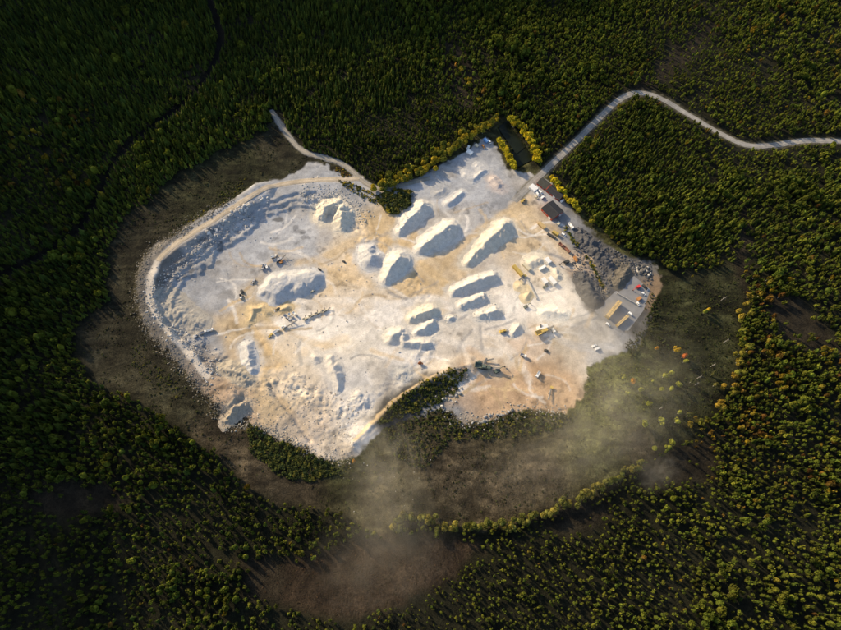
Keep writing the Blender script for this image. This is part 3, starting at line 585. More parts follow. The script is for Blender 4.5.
OLIVE_C = np.array([(.088, .102, .011), (.070, .088, .010), (.108, .112, .012)]); YEL_C = np.array([(.42, .29, .02), (.36, .27, .03), (.30, .25, .03)]); ORA_C = .85*np.array([(.34, .19, .03), (.28, .14, .03), (.38, .23, .04)])
# stands: x, y, spruce share, spacing, olive share, accent share, height, size
ST = [(50,50,.97,4.9,.05,.0,14,1),(-60,140,.9,5,.1,.1,14,1),(15,160,.75,5.2,.1,.30,12,1),(200,60,.96,4.7,.06,.01,14,1),(120,110,.95,4.8,.05,.015,14,1),(360,90,.92,4.8,.10,.0,14,1),(420,140,.55,4.6,.25,.02,9,.85),(330,30,.95,4.8,.05,0,14,1),
  (450,30,.4,5.0,.05,0,12,1),(520,50,.08,5.4,.10,.01,12,1.1),(600,40,.05,5.2,.12,.02,11,1),(700,60,.15,6.2,.10,.03,9,.85),(800,60,.05,7.5,.2,.10,12,1.1),(580,110,.05,5.2,.15,.08,11,1),(640,160,.72,5.0,.18,.015,12,.95),(600,190,.7,5.0,.2,.02,12,.95),(700,210,.7,5.0,.2,.02,12,.95),(660,240,.6,5.0,.3,.03,12,.95),
  (720,120,.1,6.0,.25,.05,9,.9),(800,200,.45,6.0,.35,.02,12,1.1),(800,290,.35,6.4,.5,.05,12,1.1),(750,320,.1,5.6,.6,.45,11,1),(730,410,.0,5.2,.6,.50,9,.95),(690,450,.1,5,.6,.35,8,.8),(790,420,.1,6.3,.6,.12,10,1),(800,460,.05,6.0,.55,.28,10,1),
  (740,470,.05,5.6,.7,.22,10,.95),(660,510,.1,6.6,.85,.03,10,1),(580,570,.1,6.2,.85,.02,9,.9),(760,560,.05,6.8,.9,.03,10,1),(520,590,.1,6,.8,.03,8,.85),(450,605,.1,6.5,.7,.05,7,.8),(480,530,.0,5.5,.95,.02,9,1),(310,525,.15,6.0,.75,.02,10,1),
  (230,520,.35,6.2,.45,.02,10,.95),(150,450,.5,5.4,.35,.015,11,.95),(60,400,.8,5.0,.2,.01,13,1),(40,300,.9,4.8,.12,.01,14,1),(80,250,.92,4.8,.12,.01,14,1),(150,400,.6,5.2,.3,.01,12,1),(130,540,.4,6.2,.4,.05,9,.9),(60,590,.4,6.4,.4,.02,10,.95),(220,590,.3,6.6,.4,.05,10,1)]
_sp = W(ST)
V2 = W([(-50,-25),(890,-25),(905,665),(-65,665)]); lo, hi = V2.min(0)-20, V2.max(0)+20
step = 3.9; gx2, gy2 = np.meshgrid(np.arange(lo[0], hi[0], step), np.arange(lo[1], hi[1], step*.866)); gx2 = gx2+(np.arange(len(gx2)) % 2)[:, None]*step/2
cand = np.stack([gx2.ravel(), gy2.ravel()], 1); cand += rng.uniform(-.42, .42, cand.shape)*step; cand = cand[inside(cand[:, 0], cand[:, 1], V2)]
x, y = cand.T
sv = idw(x+25*fbm(x, y, 60, 2, 201), y+25*fbm(x, y, 60, 2, 202), _sp, [np.array(s[2:]) for s in ST], 4.0)
keepp = rng.random(len(x)) < (step/(.77*sv[:, 1]))**2*1.05
wob = 2.5*fbm(x, y, 12, 2, 203)
keepp &= sdf(x, y, OPEN)+wob > 2.0
keepp &= sdf(x, y, BOG2)+2*wob > 1
keepp &= sdf(x, y, QUARRY) > 4
keepp &= line_dist(x, y, ROAD) > 8.5+wob*.6
keepp &= line_dist(x, y, TRACK) > 4.0
keepp &= line_dist(x, y, STREAM) > 4.3+wob*.4
for k, gl in enumerate(GLADES): keepp &= (sdf(x, y, gl)+2*wob > 0) | (rng.random(len(x)) < (.10 if k in (0, 1, 2, 3, 5) else .42))
keepp &= (fbm(x, y, 40, 3, 204) > -.75) | (rng.random(len(x)) < .45)
for pnd in (POND1, POND2): keepp &= sdf(x, y, pnd) > 3
cand = cand[keepp]; sv = sv[keepp]; x, y = cand.T; z = height(x, y, False)-.3; n = len(x)
spr = rng.random(n) < sv[:, 0]; acc = rng.random(n) < .5*sv[:, 3]*np.clip(1+1.6*fbm(x, y, 22, 2, 205), 0, 3); acc &= ~spr | (rng.random(n) < .3)
spr &= ~acc; oli = (rng.random(n) < sv[:, 2]) & ~acc
ht = sv[:, 4]*np.where(spr, .62, .70)*(1+.26*rng.standard_normal(n)).clip(.4, 1.7)*(1+.28*fbm(x, y, 30, 3, 206)); rad = np.where(spr, ht*.19+.62, ht*.23+.62)*sv[:, 5]*(.72+.5*rng.random(n))*np.where(spr, 1.0, .88)
pal = np.where(spr[:, None], SPRUCE_C[rng.integers(0, 3, n)], BROAD_C[rng.integers(0, 3, n)]); pal = np.where(oli[:, None], np.where(spr[:, None], .55*OLIVE_C[rng.integers(0, 3, n)]+.2*SPRUCE_C[0], OLIVE_C[rng.integers(0, 3, n)]), pal)
org = acc & (rng.random(n) < .45); pal = np.where(acc[:, None], np.where(org[:, None], ORA_C[rng.integers(0, 3, n)], YEL_C[rng.integers(0, 3, n)])*.42, pal)
tcol = pal*(1+.28*rng.standard_normal((n, 1))).clip(.45, 1.7)*(1+.18*fbm(x, y, 50, 2, 207))[:, None]
# how large each one shows in the photo: distance along the view axis
def project(p):
    c = (p-np.array((0, 0, H))) @ RM; return c[:, 0]/-c[:, 2]*F+420.5, 315-c[:, 1]/-c[:, 2]*F, -c[:, 2]
px, py, dep = project(np.column_stack([x, y, z+ht*.7])); infr = (px > 4) & (px < 837) & (py > 4) & (py < 626)
show = np.where(infr, rad*np.sqrt(ht)/dep, 0)
kindt = np.where(acc, 2, np.where(spr, 0, 1)); single = np.zeros(n, bool)
for k, lim in ((0, 280), (1, 280), (2, 150)):
    s = np.where(kindt == k)[0]; s = s[np.argsort(-show[s])][:lim]; single[s[show[s] > 0]] = True
print('trees', n, 'single', single.sum())

HI_S = [spruce_unit(s+300, 9, 7) for s in range(6)]; HI_L = [leafy_unit(s+340, 190, .30, 2) for s in range(6)]
def crown_mesh(u, nm):
    me = np_mesh(nm, u[0], u[1]); return me
MS = [crown_mesh(u, 'crown') for u in HI_S]; ML = [crown_mesh(u, 'crown') for u in HI_L]
for me in MS+ML: me.materials.append(M_LEAFO)
def trunk_mesh(m, top, limbs, seed):
    r = random.Random(seed); b = MB(); lean = (r.uniform(-.02, .02), r.uniform(-.02, .02)); b.cyl((0, 0, -.05), (lean[0], lean[1], top*.55), .022, .015, 7); b.cyl((lean[0], lean[1], top*.55), (lean[0]*1.4, lean[1]*1.4, top), .015, .004, 6)
    for k in range(limbs):
        a = r.random()*6.28; zz = r.uniform(.3, .55)*top/.8; q = r.uniform(.10, .17); b.cyl((lean[0]*.8, lean[1]*.8, zz), (q*math.cos(a), q*math.sin(a), zz+.16), .010, .003, 5)
    me = b.mesh('trunk'); me.materials.append(m); return me
TS = [trunk_mesh(M_BARK, .97, 0, s) for s in range(3)]; TL = [trunk_mesh(M_BARK, .75, 5, s) for s in range(3)]; TB = [trunk_mesh(M_BIRCH, .75, 5, s+9) for s in range(3)]
def tree(name, loc, h, r, c, spruce, label, cat, group, birch=False):
    t = empty(name, loc, random.random()*6.28); tag(t, label, cat, group)
    cr = link('crown', random.choice(MS if spruce else ML), parent=t, color=c); cr.scale = (r, r, h)
    tr = link('trunk', random.choice(TS if spruce else (TB if birch else TL)), parent=t); tr.scale = (h, h, h)
    return t
AREAS = [(40,40,'the top left corner'),(120,100,'the wood left of the dark stream gap'),(200,140,'the wood between stream gap and bog'),(20,170,'the left margin below the corner'),(60,290,'the wood left of the pit'),(300,60,'the wood above the gravel track'),(390,120,'the wood behind the yellow-green belt'),
  (500,40,'the top middle wood'),(560,100,'the wood left of the road bend'),(650,40,'the wood above the road bend'),(790,50,'the top right corner'),(640,160,'the wood inside the road bend'),(720,210,'the wood right of the sheds'),(800,230,'the right margin below the road'),(780,330,'the wood around the right glade'),
  (750,400,'the rusty wood beside the clearing'),(810,450,'the right margin below the glade'),(690,470,'the wood below the clearing'),(790,580,'the bottom right corner'),(650,560,'the lower wood right of centre'),(540,560,'the wood below the olive strip'),(440,600,'the bottom edge middle'),(310,530,'the tongue of wood beside the lower heath'),
  (230,540,'the wood left of the lower heath'),(160,440,'the wood below the left bog'),(60,400,'the left margin below the pit'),(80,500,'the wood around the lower left glade'),(60,590,'the bottom left corner'),(200,600,'the bottom edge left of the heath')]
_ap = np.array([a[:2] for a in AREAS], float)
def where(px, py): return AREAS[int(np.argmin((_ap[:, 0]-px)**2+(_ap[:, 1]-py)**2))][2]
tone = np.digitize(tcol.sum(1)/np.where(kindt == 0, .10, .13), (.75, 1.15))
TONE = ('dark', 'mid', 'pale')
for i in np.where(single)[0]:
    w = where(px[i], py[i]); loc = (x[i], y[i], z[i]); tn = TONE[tone[i]]; sz = 'tall' if ht[i] > 10 else 'lower'
    if kindt[i] == 0: lab = '%s pointed %s green spruce in %s' % (sz, tn, w); tree('spruce_tree', loc, ht[i], rad[i]*1.05, tcol[i], True, lab, 'spruce', lab)
    elif kindt[i] == 1: lab = '%s round %s green tree in %s' % (sz, tn, w); tree('broadleaf_tree', loc, ht[i], rad[i]*1.05, tcol[i], False, lab, 'tree', lab)
    else: lab = '%s %s autumn tree in %s' % (sz, 'orange' if org[i] else 'yellow', w); tree('autumn_tree', loc, ht[i], rad[i]*1.05, tcol[i], False, lab, 'tree', lab, True)
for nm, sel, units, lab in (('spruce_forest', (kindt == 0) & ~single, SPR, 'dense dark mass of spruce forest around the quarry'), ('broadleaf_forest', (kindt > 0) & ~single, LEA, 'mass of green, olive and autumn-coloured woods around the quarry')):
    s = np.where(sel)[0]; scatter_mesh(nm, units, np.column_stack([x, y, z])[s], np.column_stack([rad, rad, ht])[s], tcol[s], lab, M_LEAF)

# rows of golden trees
def row(pts, n, w, h, c, label, group, cat='birch', name='birch_tree', hv=.2, ends=None):
    g0, l0 = group, label
    ln = W([(a, b+0) for a, b in pts]); sg = line_param(ln)
    for k in range(n):
        t = (k+.5+random.uniform(-.35, .35))/n; p = sg(t)+np.array((random.gauss(0, w), random.gauss(0, w))); hh = h*random.uniform(1-hv, 1+hv)
        if ends: q = int(t*.999*len(ends)); q = max(0, min(len(ends)-1, q)); label = l0+', '+ends[q]; group = g0+', '+ends[q]
        cc = (1.25 if c is GOLD else 1.0)*np.array(c[random.randrange(len(c))])*random.uniform(.75, 1.25)
        tree(name, (p[0], p[1], float(height(p[:1], p[1:], False)[0])-.2), hh, hh*.31+1.0, cc, False, label, cat, group, True)
def line_param(ln):
    d = np.r_[0, np.cumsum(np.hypot(*(ln[1:]-ln[:-1]).T))]; d /= d[-1]
    return lambda t: np.array([np.interp(t, d, ln[:, 0]), np.interp(t, d, ln[:, 1])])
GOLD = [(.36, .29, .012), (.31, .27, .015), (.40, .30, .015), (.24, .22, .015)]; GREEN_GOLD = [(.26, .22, .02), (.18, .17, .02), (.33, .25, .02), (.12, .13, .02)]
row([(497,141),(504,151),(514,170)], 24, .9, 9, GOLD, 'golden birch in the short straight row beside the upper yard', 'golden row by the upper yard', ends=('upper half', 'lower half'))
row([(509,122),(520,129),(530,142),(538,163)], 46, 2.2, 9, GOLD, 'golden birch in the curved row between the dark pond and the road', 'golden row between pond and road', ends=('far end', 'middle', 'road end'))
row([(374,192),(392,184),(415,175),(440,160),(468,139),(496,121)], 95, 2.6, 8, GREEN_GOLD, 'yellow-green tree in the belt along the upper edge of the yard', 'yellow-green belt above the yard', 'tree', 'belt_tree', ends=('at the track', 'left of middle', 'middle', 'right of middle', 'at the ponds'))
row([(380,183),(410,170),(438,154),(470,130)], 40, 4.0, 8, GREEN_GOLD[1:], 'small olive tree behind the belt above the yard', 'olive trees behind the belt', 'tree', 'belt_tree', ends=('track end', 'middle', 'pond end'))
row([(551,178),(560,190),(571,203),(580,213)], 24, 1.2, 8, GOLD, 'golden birch in the row behind the red sheds', 'golden row behind the sheds', ends=('at the road', 'at the square shed'))
row([(455,60),(462,75),(474,98),(486,108)], 14, 4, 7, GREEN_GOLD, 'pale yellow tree in the small glade above the yard', 'glade trees', 'tree', 'glade_tree')
row([(745,300),(738,325),(742,350),(728,390),(712,410),(690,432)], 34, 3.0, 8, [(.20, .15, .02), (.16, .14, .02), (.24, .16, .02), (.14, .14, .02)], 'rusty autumn tree along the edge of the right-hand clearing', 'rusty trees on the clearing edge', 'tree', 'autumn_tree', ends=('top', 'upper part', 'lower part', 'foot'))
row([(640,464),(620,476),(600,486),(575,499)], 26, 1.8, 8, [(.13, .13, .025), (.17, .15, .03), (.10, .11, .02)], 'olive tree in the strip right of the ploughed brown heath', 'olive strip right of the heath', 'tree', 'edge_tree', ends=('upper half', 'lower half'))
row([(575,500),(545,512),(512,524),(488,527),(460,528),(430,522),(405,514),(390,528)], 66, 2.0, 8, [(.15, .145, .03), (.20, .17, .03), (.12, .125, .025)], 'sunlit olive tree in the strip between the two brown heaths', 'olive strip between the heaths', 'tree', 'edge_tree', ends=('right end', 'right of middle', 'left of middle', 'left end'))
# lone trees in the clearing: picture position of the crown, height, crown radius, colour, words
YG = (.25, .26, .035); YE = (.40, .27, .02); OR = (.42, .22, .03); RD = (.42, .12, .03)
for qx, qy, h, r, c, lab in ((657.5,348,7,2.3,OR,'small orange tree standing alone at the top of the clearing'),(677,349.5,11,3.4,YE,'golden birch beside the red tree in the clearing'),(684.5,355.5,10,2.9,RD,'only red tree, in the clearing'),
  (686,360.5,9,2.4,YG,'green tree right below the red tree'),(664.8,375.7,9,2.5,YG,'left one of two green trees below the golden birch'),(671.5,372.3,9,2.6,YG,'right one of two green trees below the golden birch'),(662,388.7,9,2.6,YG,'left one of the middle row of three green trees'),
  (672,388.7,9,2.6,YG,'middle one of the row of three green trees'),(679.7,384,10,2.9,YG,'right one of the middle row of three green trees'),(641,389,10,3.0,YG,'tall pale green tree beside the orange one in the dust'),(633.5,381,9,3.0,OR,'orange tree half veiled by dust'),
  (624,377.5,8,2.6,YG,'pale green tree nearest to the quarry in the dust'),(628.5,393,7,2.2,YG,'small green tree below the dust-veiled ones'),(653,381,5,1.6,YG,'smallest green tree, alone in the clearing middle'),(648.5,403,9,2.8,YG,'green tree alone below the middle row'),
  (645.8,423.5,10,3.4,YG,'big pale green tree at the lower left of the clearing'),(662,420,11,3.8,YG,'largest green tree with a spreading crown in the clearing'),(680,412,9,2.5,YG,'upper one of three green trees near the rusty wood'),(678,421,10,2.9,YG,'lower one of three green trees near the rusty wood'),
  (689.5,415,9,2.5,(.12,.12,.03),'dull olive tree at the corner of the rusty wood'),(692.5,381,9,2.0,(.07,.08,.03),'thin dark tree beside the bare one'),(714,373.5,10,2.5,(.09,.09,.03),'dark olive tree at the right of the clearing'),(716,384.5,9,2.4,(.12,.11,.03),'olive tree just above the rusty wood'),
  (673,442,9,3.2,YG,'green tree at the foot of the clearing, left of a pair'),(655,448,9,3.2,YG,'green tree by the lower strip, at the clearing foot'),(669,447,8,2.8,YG,'green tree at the foot of the clearing, below its twin'),(709,309,8,2.2,YE,'yellow bushy tree at the upper clearing'),(706,311,9,2.6,YG,'green bushy tree beside the yellow one in the upper clearing'),
  (547,150,7,2.6,(.25,.24,.03),'lone yellow-green tree beside the road bend'),(533,130,6,1.8,YE,'small golden tree just outside the curved row'),(591.5,221,8,3.6,(.24,.22,.02),'large yellow-green tree behind the dark rock heap'),(612,237,6,2.2,YE,'left golden tree at the forest edge'),(618.5,243,6,2.2,(.3,.2,.02),'right golden tree at the forest edge'),
  (354,461,6,2.0,OR,'orange bush-like tree at the southern tip of the quarry'),(420,363,4,2.4,(.24,.10,.05),'russet round tree on the pale quarry floor'),(508,51,8,2.6,YE,'bright golden tree deep in the upper woods'),(456,64,8,2.2,OR,'orange tree in the upper glade'),(433,50,6,1.6,OR,'small orange tree left of the upper glade')):
    z0 = 0.
    for _ in range(3): p = at0(qx, qy, z0+h*.62); z0 = float(height(p[:1], p[1:], False)[0])
    tree('lone_tree', (p[0], p[1], z0-.1), h, r, c, False, lab, 'tree', None, True)
M_DEAD = mat('dead_wood', (.40, .37, .33), .9, .3, 2)
for k, (qx, qy, h, lab) in enumerate(((699.5,377,11,'bare pale dead tree in the middle of the clearing'),(713.5,365,10,'bare dead tree beside the dark olive one'),(661,408,8,'thin bare tree below the middle row'),(724,298,11,'bare leaning tree high in the clearing'),(744,352,10,'bare dead tree at the edge of the rusty wood'),(726,341,10,'bare pale tree at the nose of the rusty wood'),(697,384,8,'short bare tree beside the tall dead one'))):
    p = P(qx, qy, h*.5); t = empty('dead_tree', p, k*1.3); tag(t, lab, 'dead tree'); r = random.Random(k)
    MB().cyl((0, 0, -.3), (.2, .1, h*.6), .22, .13, 7).cyl((.2, .1, h*.6), (.3, .3, h), .13, .03, 6).build('trunk', M_DEAD, t)
    for q in range(7):
        a = r.random()*6.28; zz = h*r.uniform(.35, .9); L = (1-zz/h)*2.2+.6; MB().cyl((.2, .15, zz), (.2+L*math.cos(a), .15+L*math.sin(a), zz+.5), .07, .02, 5).build('limb', M_DEAD, t)

# ------------------------------------------------------------------ bushes and heath
SHR = [leafy_unit(s+80, 14, .6) for s in range(8)]
def shrubs(name, pts, smin, smax, cols, label, hz=.8):
    n = len(pts); s = smin*(smax/smin)**(rng.random(n)**1.6); zz = height(pts[:, 0], pts[:, 1])-.15*s; cols = np.array(cols)
    scatter_mesh(name, SHR, np.column_stack([pts, zz]), np.column_stack([s, s, s*1.5*hz]), cols[rng.integers(0, len(cols), n)]*(.65+.7*rng.random((n, 1))), label, M_LEAF)
DG = [(.030, .040, .012), (.022, .034, .012), (.045, .052, .014)]; MG = [(.085, .095, .02), (.06, .075, .018), (.12, .11, .02), (.05, .06, .015)]; YB = [(.34, .25, .02), (.28, .22, .02)]
shrubs('shrubbery', band_points(800, poly=W([(247,422),(272,437),(300,449),(330,463),(342,472),(312,482),(280,476),(250,452)])), .8, 2.6, MG+DG, 'green and yellow thicket below the southern spoil slope')
shrubs('shrubbery', band_points(800, poly=W([(374,427),(400,399),(425,384),(450,373),(467,369),(456,393),(440,403),(402,418)])), .7, 2.2, DG+MG, 'dark bushes covering the wedge-shaped slope')
shrubs('shrubbery', band_points(90, line=W([(384,412),(404,396),(425,383),(446,374),(455,370)]), w=1.6), .6, 1.6, YB+MG, 'yellow bushes along the bright crest of the wedge')
shrubs('shrubbery', band_points(620, poly=W([(378,433),(402,420),(440,405),(462,424),(445,448),(425,470),(400,462)])), .5, 2.0, DG+MG+[(.05,.055,.03)], 'dark thin scrub below the wedge')
shrubs('shrubbery', band_points(420, poly=W([(455,428),(490,422),(520,412),(566,414),(578,408),(572,424),(540,434),(480,440),(450,440)])), .6, 2.3, DG+MG+[(.17,.16,.02)], 'dark green scrub band along the southern edge')
shrubs('shrubbery', band_points(260, poly=W([(376,196),(396,189),(412,190),(410,205),(397,216),(384,210)])), 1.6, 3.4, MG+DG+[(.22,.18,.02)], 'dense round thicket beside the rough white heap')
shrubs('shrubbery', band_points(220, poly=W([(338,180),(350,182),(372,192),(380,198),(378,205),(362,198),(345,188)])), .6, 1.7, MG+YB, 'low bushes between the two tracks')
shrubs('shrubbery', band_points(60, poly=W([(333,165),(345,168),(352,176),(340,178),(336,172)])), .5, 1.4, [(.2,.11,.03),(.09,.09,.02),(.3,.2,.02)], 'orange bushes at the track fork')
shrubs('shrubbery', band_points(130, poly=W([(224,182),(240,180),(246,190),(234,201),(222,206),(218,198)])), .5, 1.5, MG+DG, 'green scrub outside the left rim')
shrubs('shrubbery', band_points(90, line=W([(250,178),(232,199),(205,217),(185,228)]), w=2.2, off=-4), .4, 1.2, YB+MG, 'yellow scrub along the rim track')
shrubs('shrubbery', band_points(46, line=W([(565,227),(572,238),(577,247)]), w=1.1), .9, 2.2, MG+[(.2,.18,.02)], 'short hedge of green bushes below the red shed')
shrubs('shrubbery', band_points(70, line=W([(586,256),(593,268),(599,279),(603,289)]), w=.9), .8, 1.9, MG+YB, 'narrow hedge between the dark rock heaps')
shrubs('shrubbery', band_points(260, line=W([(640,352),(628,352),(645,335),(652,315),(655,296)]), w=4), .6, 1.8, DG+[(.06,.06,.02)], 'dark scrub around the paved yard')
shrubs('shrubbery', band_points(600, poly=W([(586,372),(620,360),(650,370),(655,405),(620,425),(585,408)])), .4, 1.4, [(.11,.125,.025),(.14,.14,.03),(.075,.09,.02)], 'pale green scrub under the drifting dust')
shrubs('shrubbery', band_points(160, poly=W([(132,345),(165,370),(190,395),(180,400),(150,385),(130,362)])), .4, 1.3, MG, 'scattered green bushes on the left bog')
shrubs('shrubbery', band_points(130, poly=W([(340,462),(375,450),(395,470),(370,485),(340,480)])), .4, 1.4, MG+DG, 'loose bushes below the quarry tip')
hp = band_points(26000, poly=OPEN); hp = hp[sdf(hp[:, 0], hp[:, 1], QUARRY) > 3]; hp = hp[(line_dist(hp[:, 0], hp[:, 1], TRACK) > 4) & (sdf(hp[:, 0], hp[:, 1], POND1) > 2) & (sdf(hp[:, 0], hp[:, 1], POND2) > 2) & (line_dist(hp[:, 0], hp[:, 1], ROAD) > 8)]
hp = hp[fbm(hp[:, 0], hp[:, 1], 20, 3, 301) > -.3][:13000]
shrubs('shrubbery', band_points(110, line=W([(499,126),(516,153),(520,166),(534,158),(526,145),(508,121)]), w=1.4), .5, 1.6, DG+MG, 'green bushes on the pond banks')
shrubs('shrubbery', band_points(700, poly=W([(655,300),(690,285),(735,280),(738,340),(722,390),(690,430),(660,440),(650,380)])), .4, 1.5, [(.045,.055,.015),(.06,.07,.018),(.035,.045,.012)], 'dark green scrub over the right-hand clearing')
SHR = [leafy_unit(s+120, 7, .8) for s in range(6)]
shrubs('heath_scrub', hp, .25, 1.35, [(.040,.034,.018),(.045,.050,.016),(.032,.034,.014),(.060,.055,.025),(.03,.038,.012)], 'low heather and tussocks on the open bog', .5)
hp = band_points(1400, poly=BOG2); shrubs('heath_scrub', hp, .25, .8, [(.06,.036,.02),(.05,.04,.02)], 'low heather on the lower brown heath', .5)

# ------------------------------------------------------------------ buildings
M_RED = mat('red_boards', (.33, .055, .030), .8, .2, 1.2); M_ROOF = mat('black_roofing', (.028, .028, .031), .7, .3, .5); M_OLIVE = mat('mossy_roofing', (.055, .055, .045), .85, .35, .5)
M_WHITE = mat('white_paint', (.78, .77, .74), .5, .10, 1.0); M_GLASS = mat('dark_glass', (.02, .025, .03), .1, .1, 1, 0, 0, .5); M_DARK = mat('dark_metal', (.06, .06, .058), .6, .3, 2)
M_TYRE = mat('tyre_rubber', (.02, .02, .02), .9, .2, 3); M_YEL = mat('yellow_machine_paint', (.50, .36, .10), .6, .18, 1.5); M_ORA = mat('orange_paint', (.44, .21, .075), .6, .18, 1.5); M_GREY = mat('grey_steel', (.40, .40, .41), .55, .2, 1.5)
M_GRN = mat('grey_green_steel', (.10, .125, .105), .6, .25, 1.5); M_CRM = mat('cream_sheet', (.62, .55, .40), .6, .15, 1.5); M_RUST = mat('rust_red_steel', (.27, .13, .09), .8, .3, 1.5); M_BLUE = mat('blue_paint', (.16, .32, .60), .5, .15, 1.5)
M_BRED = mat('bright_red_paint', (.55, .05, .05), .5, .15, 1.5); M_BELT = mat('dusty_belt', (.16, .15, .135), .9, .3, 2); M_CONC = mat('concrete', (.40, .385, .36), .9, .2, 1); M_TIMB = mat('tan_timber', (.52, .37, .17), .8, .25, 1.0)
def house(px, py, dx, dy, L, B, eave, rise, label, roofs, wins, door_side=1, group=None):
    """long axis along local x; roofs: (x0, x1, material)"""
    p = P(px, py); t = empty('shed', p, ang(px, py, dx, dy)); tag(t, label, 'shed')
    MB().prism([(-B/2, -.6), (B/2, -.6), (B/2, eave), (0, eave+rise-.12), (-B/2, eave)], -L/2, L/2).build('wall', M_RED, t).rotation_euler = (0, 0, math.pi/2)
    for x0, x1, m in roofs:
        rf = MB(); sl = math.atan2(rise, B/2); ln = math.hypot(rise, B/2)+.7
        for sg in (-1, 1): rf.add(*[[(x, sg*y, z) for x in (x0, x1) for y, z in ((0, eave+rise+.06), (B/2+.6, eave-.6*rise/(B/2)+.06), (B/2+.6, eave-.6*rise/(B/2)-.12), (0, eave+rise-.12))], [(0, 1, 5, 4), (1, 2, 6, 5), (2, 3, 7, 6), (3, 0, 4, 7), (3, 2, 1, 0), (4, 5, 6, 7)]])
        r = rf.build('roof', m, t); seam = MB()
        for k in range(int((x1-x0)/1.2)):
            for sg in (-1, 1): seam.cyl((x0+.4+k*1.2, 0, eave+rise+.07), (x0+.4+k*1.2, sg*(B/2+.55), eave-.55*rise/(B/2)+.08), .05, n=4)
        seam.build('seam', m, r); MB().box(((x0+x1)/2, 0, eave+rise+.10), (x1-x0, .5, .1)).build('ridge_cap', M_DARK, r)
    for wx in wins:
        w = MB().box((wx, door_side*(B/2+.03), 1.7), (1.3, .1, 1.2)).build('window', M_WHITE, t); MB().box((wx, door_side*(B/2+.09), 1.7), (1.05, .04, .95)).build('pane', M_GLASS, w)
    dr = MB().box((L*.28, door_side*(B/2+.05), 1.5), (3.2, .12, 3.0)).build('door', M_WHITE, t); MB().box((L*.28+1.2, door_side*(B/2+.14), 1.2), (.1, .08, .3)).build('handle', M_DARK, dr)
    return t
house(550, 190.5, 21, 16, 31, 9.8, 3.6, 2.0, 'long red shed with a black and mossy double roof beside the golden row', [(-16, -3.4, M_OLIVE), (-2.4, 16, M_ROOF)], (-11, -7, -3, 3, 12), -1)
house(551.5, 212, 10, 10, 16.5, 16.5, 4.2, 2.2, 'square red shed with a wide black roof below the long one', [(-8.9, 8.9, M_ROOF)], (-5, -1), -1)

def wheels(t, xs, y, r, w=.5):
    for xx in xs:
        for sg in (-1, 1):
            o = MB().cyl((xx, sg*y-w/2, r), (xx, sg*y+w/2, r), r, n=12).build('wheel', M_TYRE, t); MB().cyl((xx, sg*(y+w/2+.01)-.02, r), (xx, sg*(y+w/2+.01)+.02, r), r*.5, n=8).build('rim', M_GREY, o)
def put(name, label, cat, px, py, dx, dy, group=None):
    p = P(px, py); t = empty(name, p, ang(px, py, dx, dy)); return tag(t, label, cat, group)
def container(px, py, dx, dy, label, m, L=9, B=3.0, Hh=2.9, name='container', cat='container'):
    t = put(name, label, cat, px, py, dx, dy); b = MB().box((0, 0, Hh/2+.1), (L, B, Hh)); b.build('body', m, t); r = MB()
    for k in range(int(L/.7)):
        xx = -L/2+.45+k*.7
        for sg in (-1, 1): r.box((xx, sg*(B/2+.04), Hh/2+.1), (.3, .08, Hh*.92))
        r.box((xx, 0, Hh+.13), (.3, B*.96, .06))
    r.build('ribs', m, t); 
    for sg in (-1, 1):
        dd = MB().box((L/2+.05, sg*B/4, Hh/2+.1), (.1, B/2-.08, Hh*.94)).build('door', m, t); MB().cyl((L/2+.14, sg*.3, .4), (L/2+.14, sg*.3, Hh-.2), .04, n=5).build('lock_bar', M_GREY, dd)
    return t
def truck(px, py, dx, dy, label, cabm, bedm, L=8.5, loaded=None, name='dump_truck', cat='truck'):
    t = put(name, label, cat, px, py, dx, dy); MB().box((0, 0, .95), (L, 1.0, .35)).build('chassis', M_DARK, t)
    c = MB().prism([(L/2-2.1, 1.0), (L/2, 1.0), (L/2, 2.2), (L/2-.35, 3.1), (L/2-2.1, 3.1)], -1.25, 1.25).build('cab', cabm, t)
    MB().add([(L/2+.02, -1.1, 2.2), (L/2+.02, 1.1, 2.2), (L/2-.33, 1.1, 3.0), (L/2-.33, -1.1, 3.0)], [(0, 1, 2, 3)]).build('windscreen', M_GLASS, c)
    for sg in (-1, 1): MB().box((L/2-.9, sg*1.27, 2.45), (1.1, .05, .7)).build('side_window', M_GLASS, c)
    bl = L-2.7; x0 = -L/2; bd = MB().box((x0+bl/2, 0, 1.35), (bl, 2.5, .2))
    for sg in (-1, 1): bd.box((x0+bl/2, sg*1.2, 2.0), (bl, .12, 1.2))
    bd.box((x0+bl, 0, 2.15), (.15, 2.5, 1.6)).box((x0, 0, 1.9), (.12, 2.4, 1.0)); b = bd.build('bed', bedm, t)
    if loaded: MB().box((x0+bl/2, 0, 2.05), (bl-.3, 2.2, 1.0), taper=.55).build('load', loaded, b)
    wheels(t, (L/2-1.3, -L/2+2.6, -L/2+1.2), 1.05, .52); return t
def van(px, py, dx, dy, label, m, L=5.4, Hh=2.3, name='van', cat='van'):
    t = put(name, label, cat, px, py, dx, dy); b = MB().prism([(-L/2, .4), (L/2, .4), (L/2, 1.1), (L/2-.9, 1.25), (L/2-1.5, Hh), (-L/2+.1, Hh)], -1.0, 1.0).build('body', m, t)
    MB().add([(L/2-.93, -.9, 1.30), (L/2-.93, .9, 1.30), (L/2-1.45, .85, Hh-.08), (L/2-1.45, -.85, Hh-.08)], [(0, 1, 2, 3)]).build('windscreen', M_GLASS, t).location = (.04, 0, .02)
    for sg in (-1, 1): MB().box((.3, sg*1.01, 1.7), (2.2, .04, .6)).build('side_window', M_GLASS, t); MB().box((L/2+.01, sg*.7, .9), (.05, .35, .2)).build('headlight', M_GREY, t)
    wheels(t, (L/2-1.0, -L/2+1.0), .92, .36, .25); return t
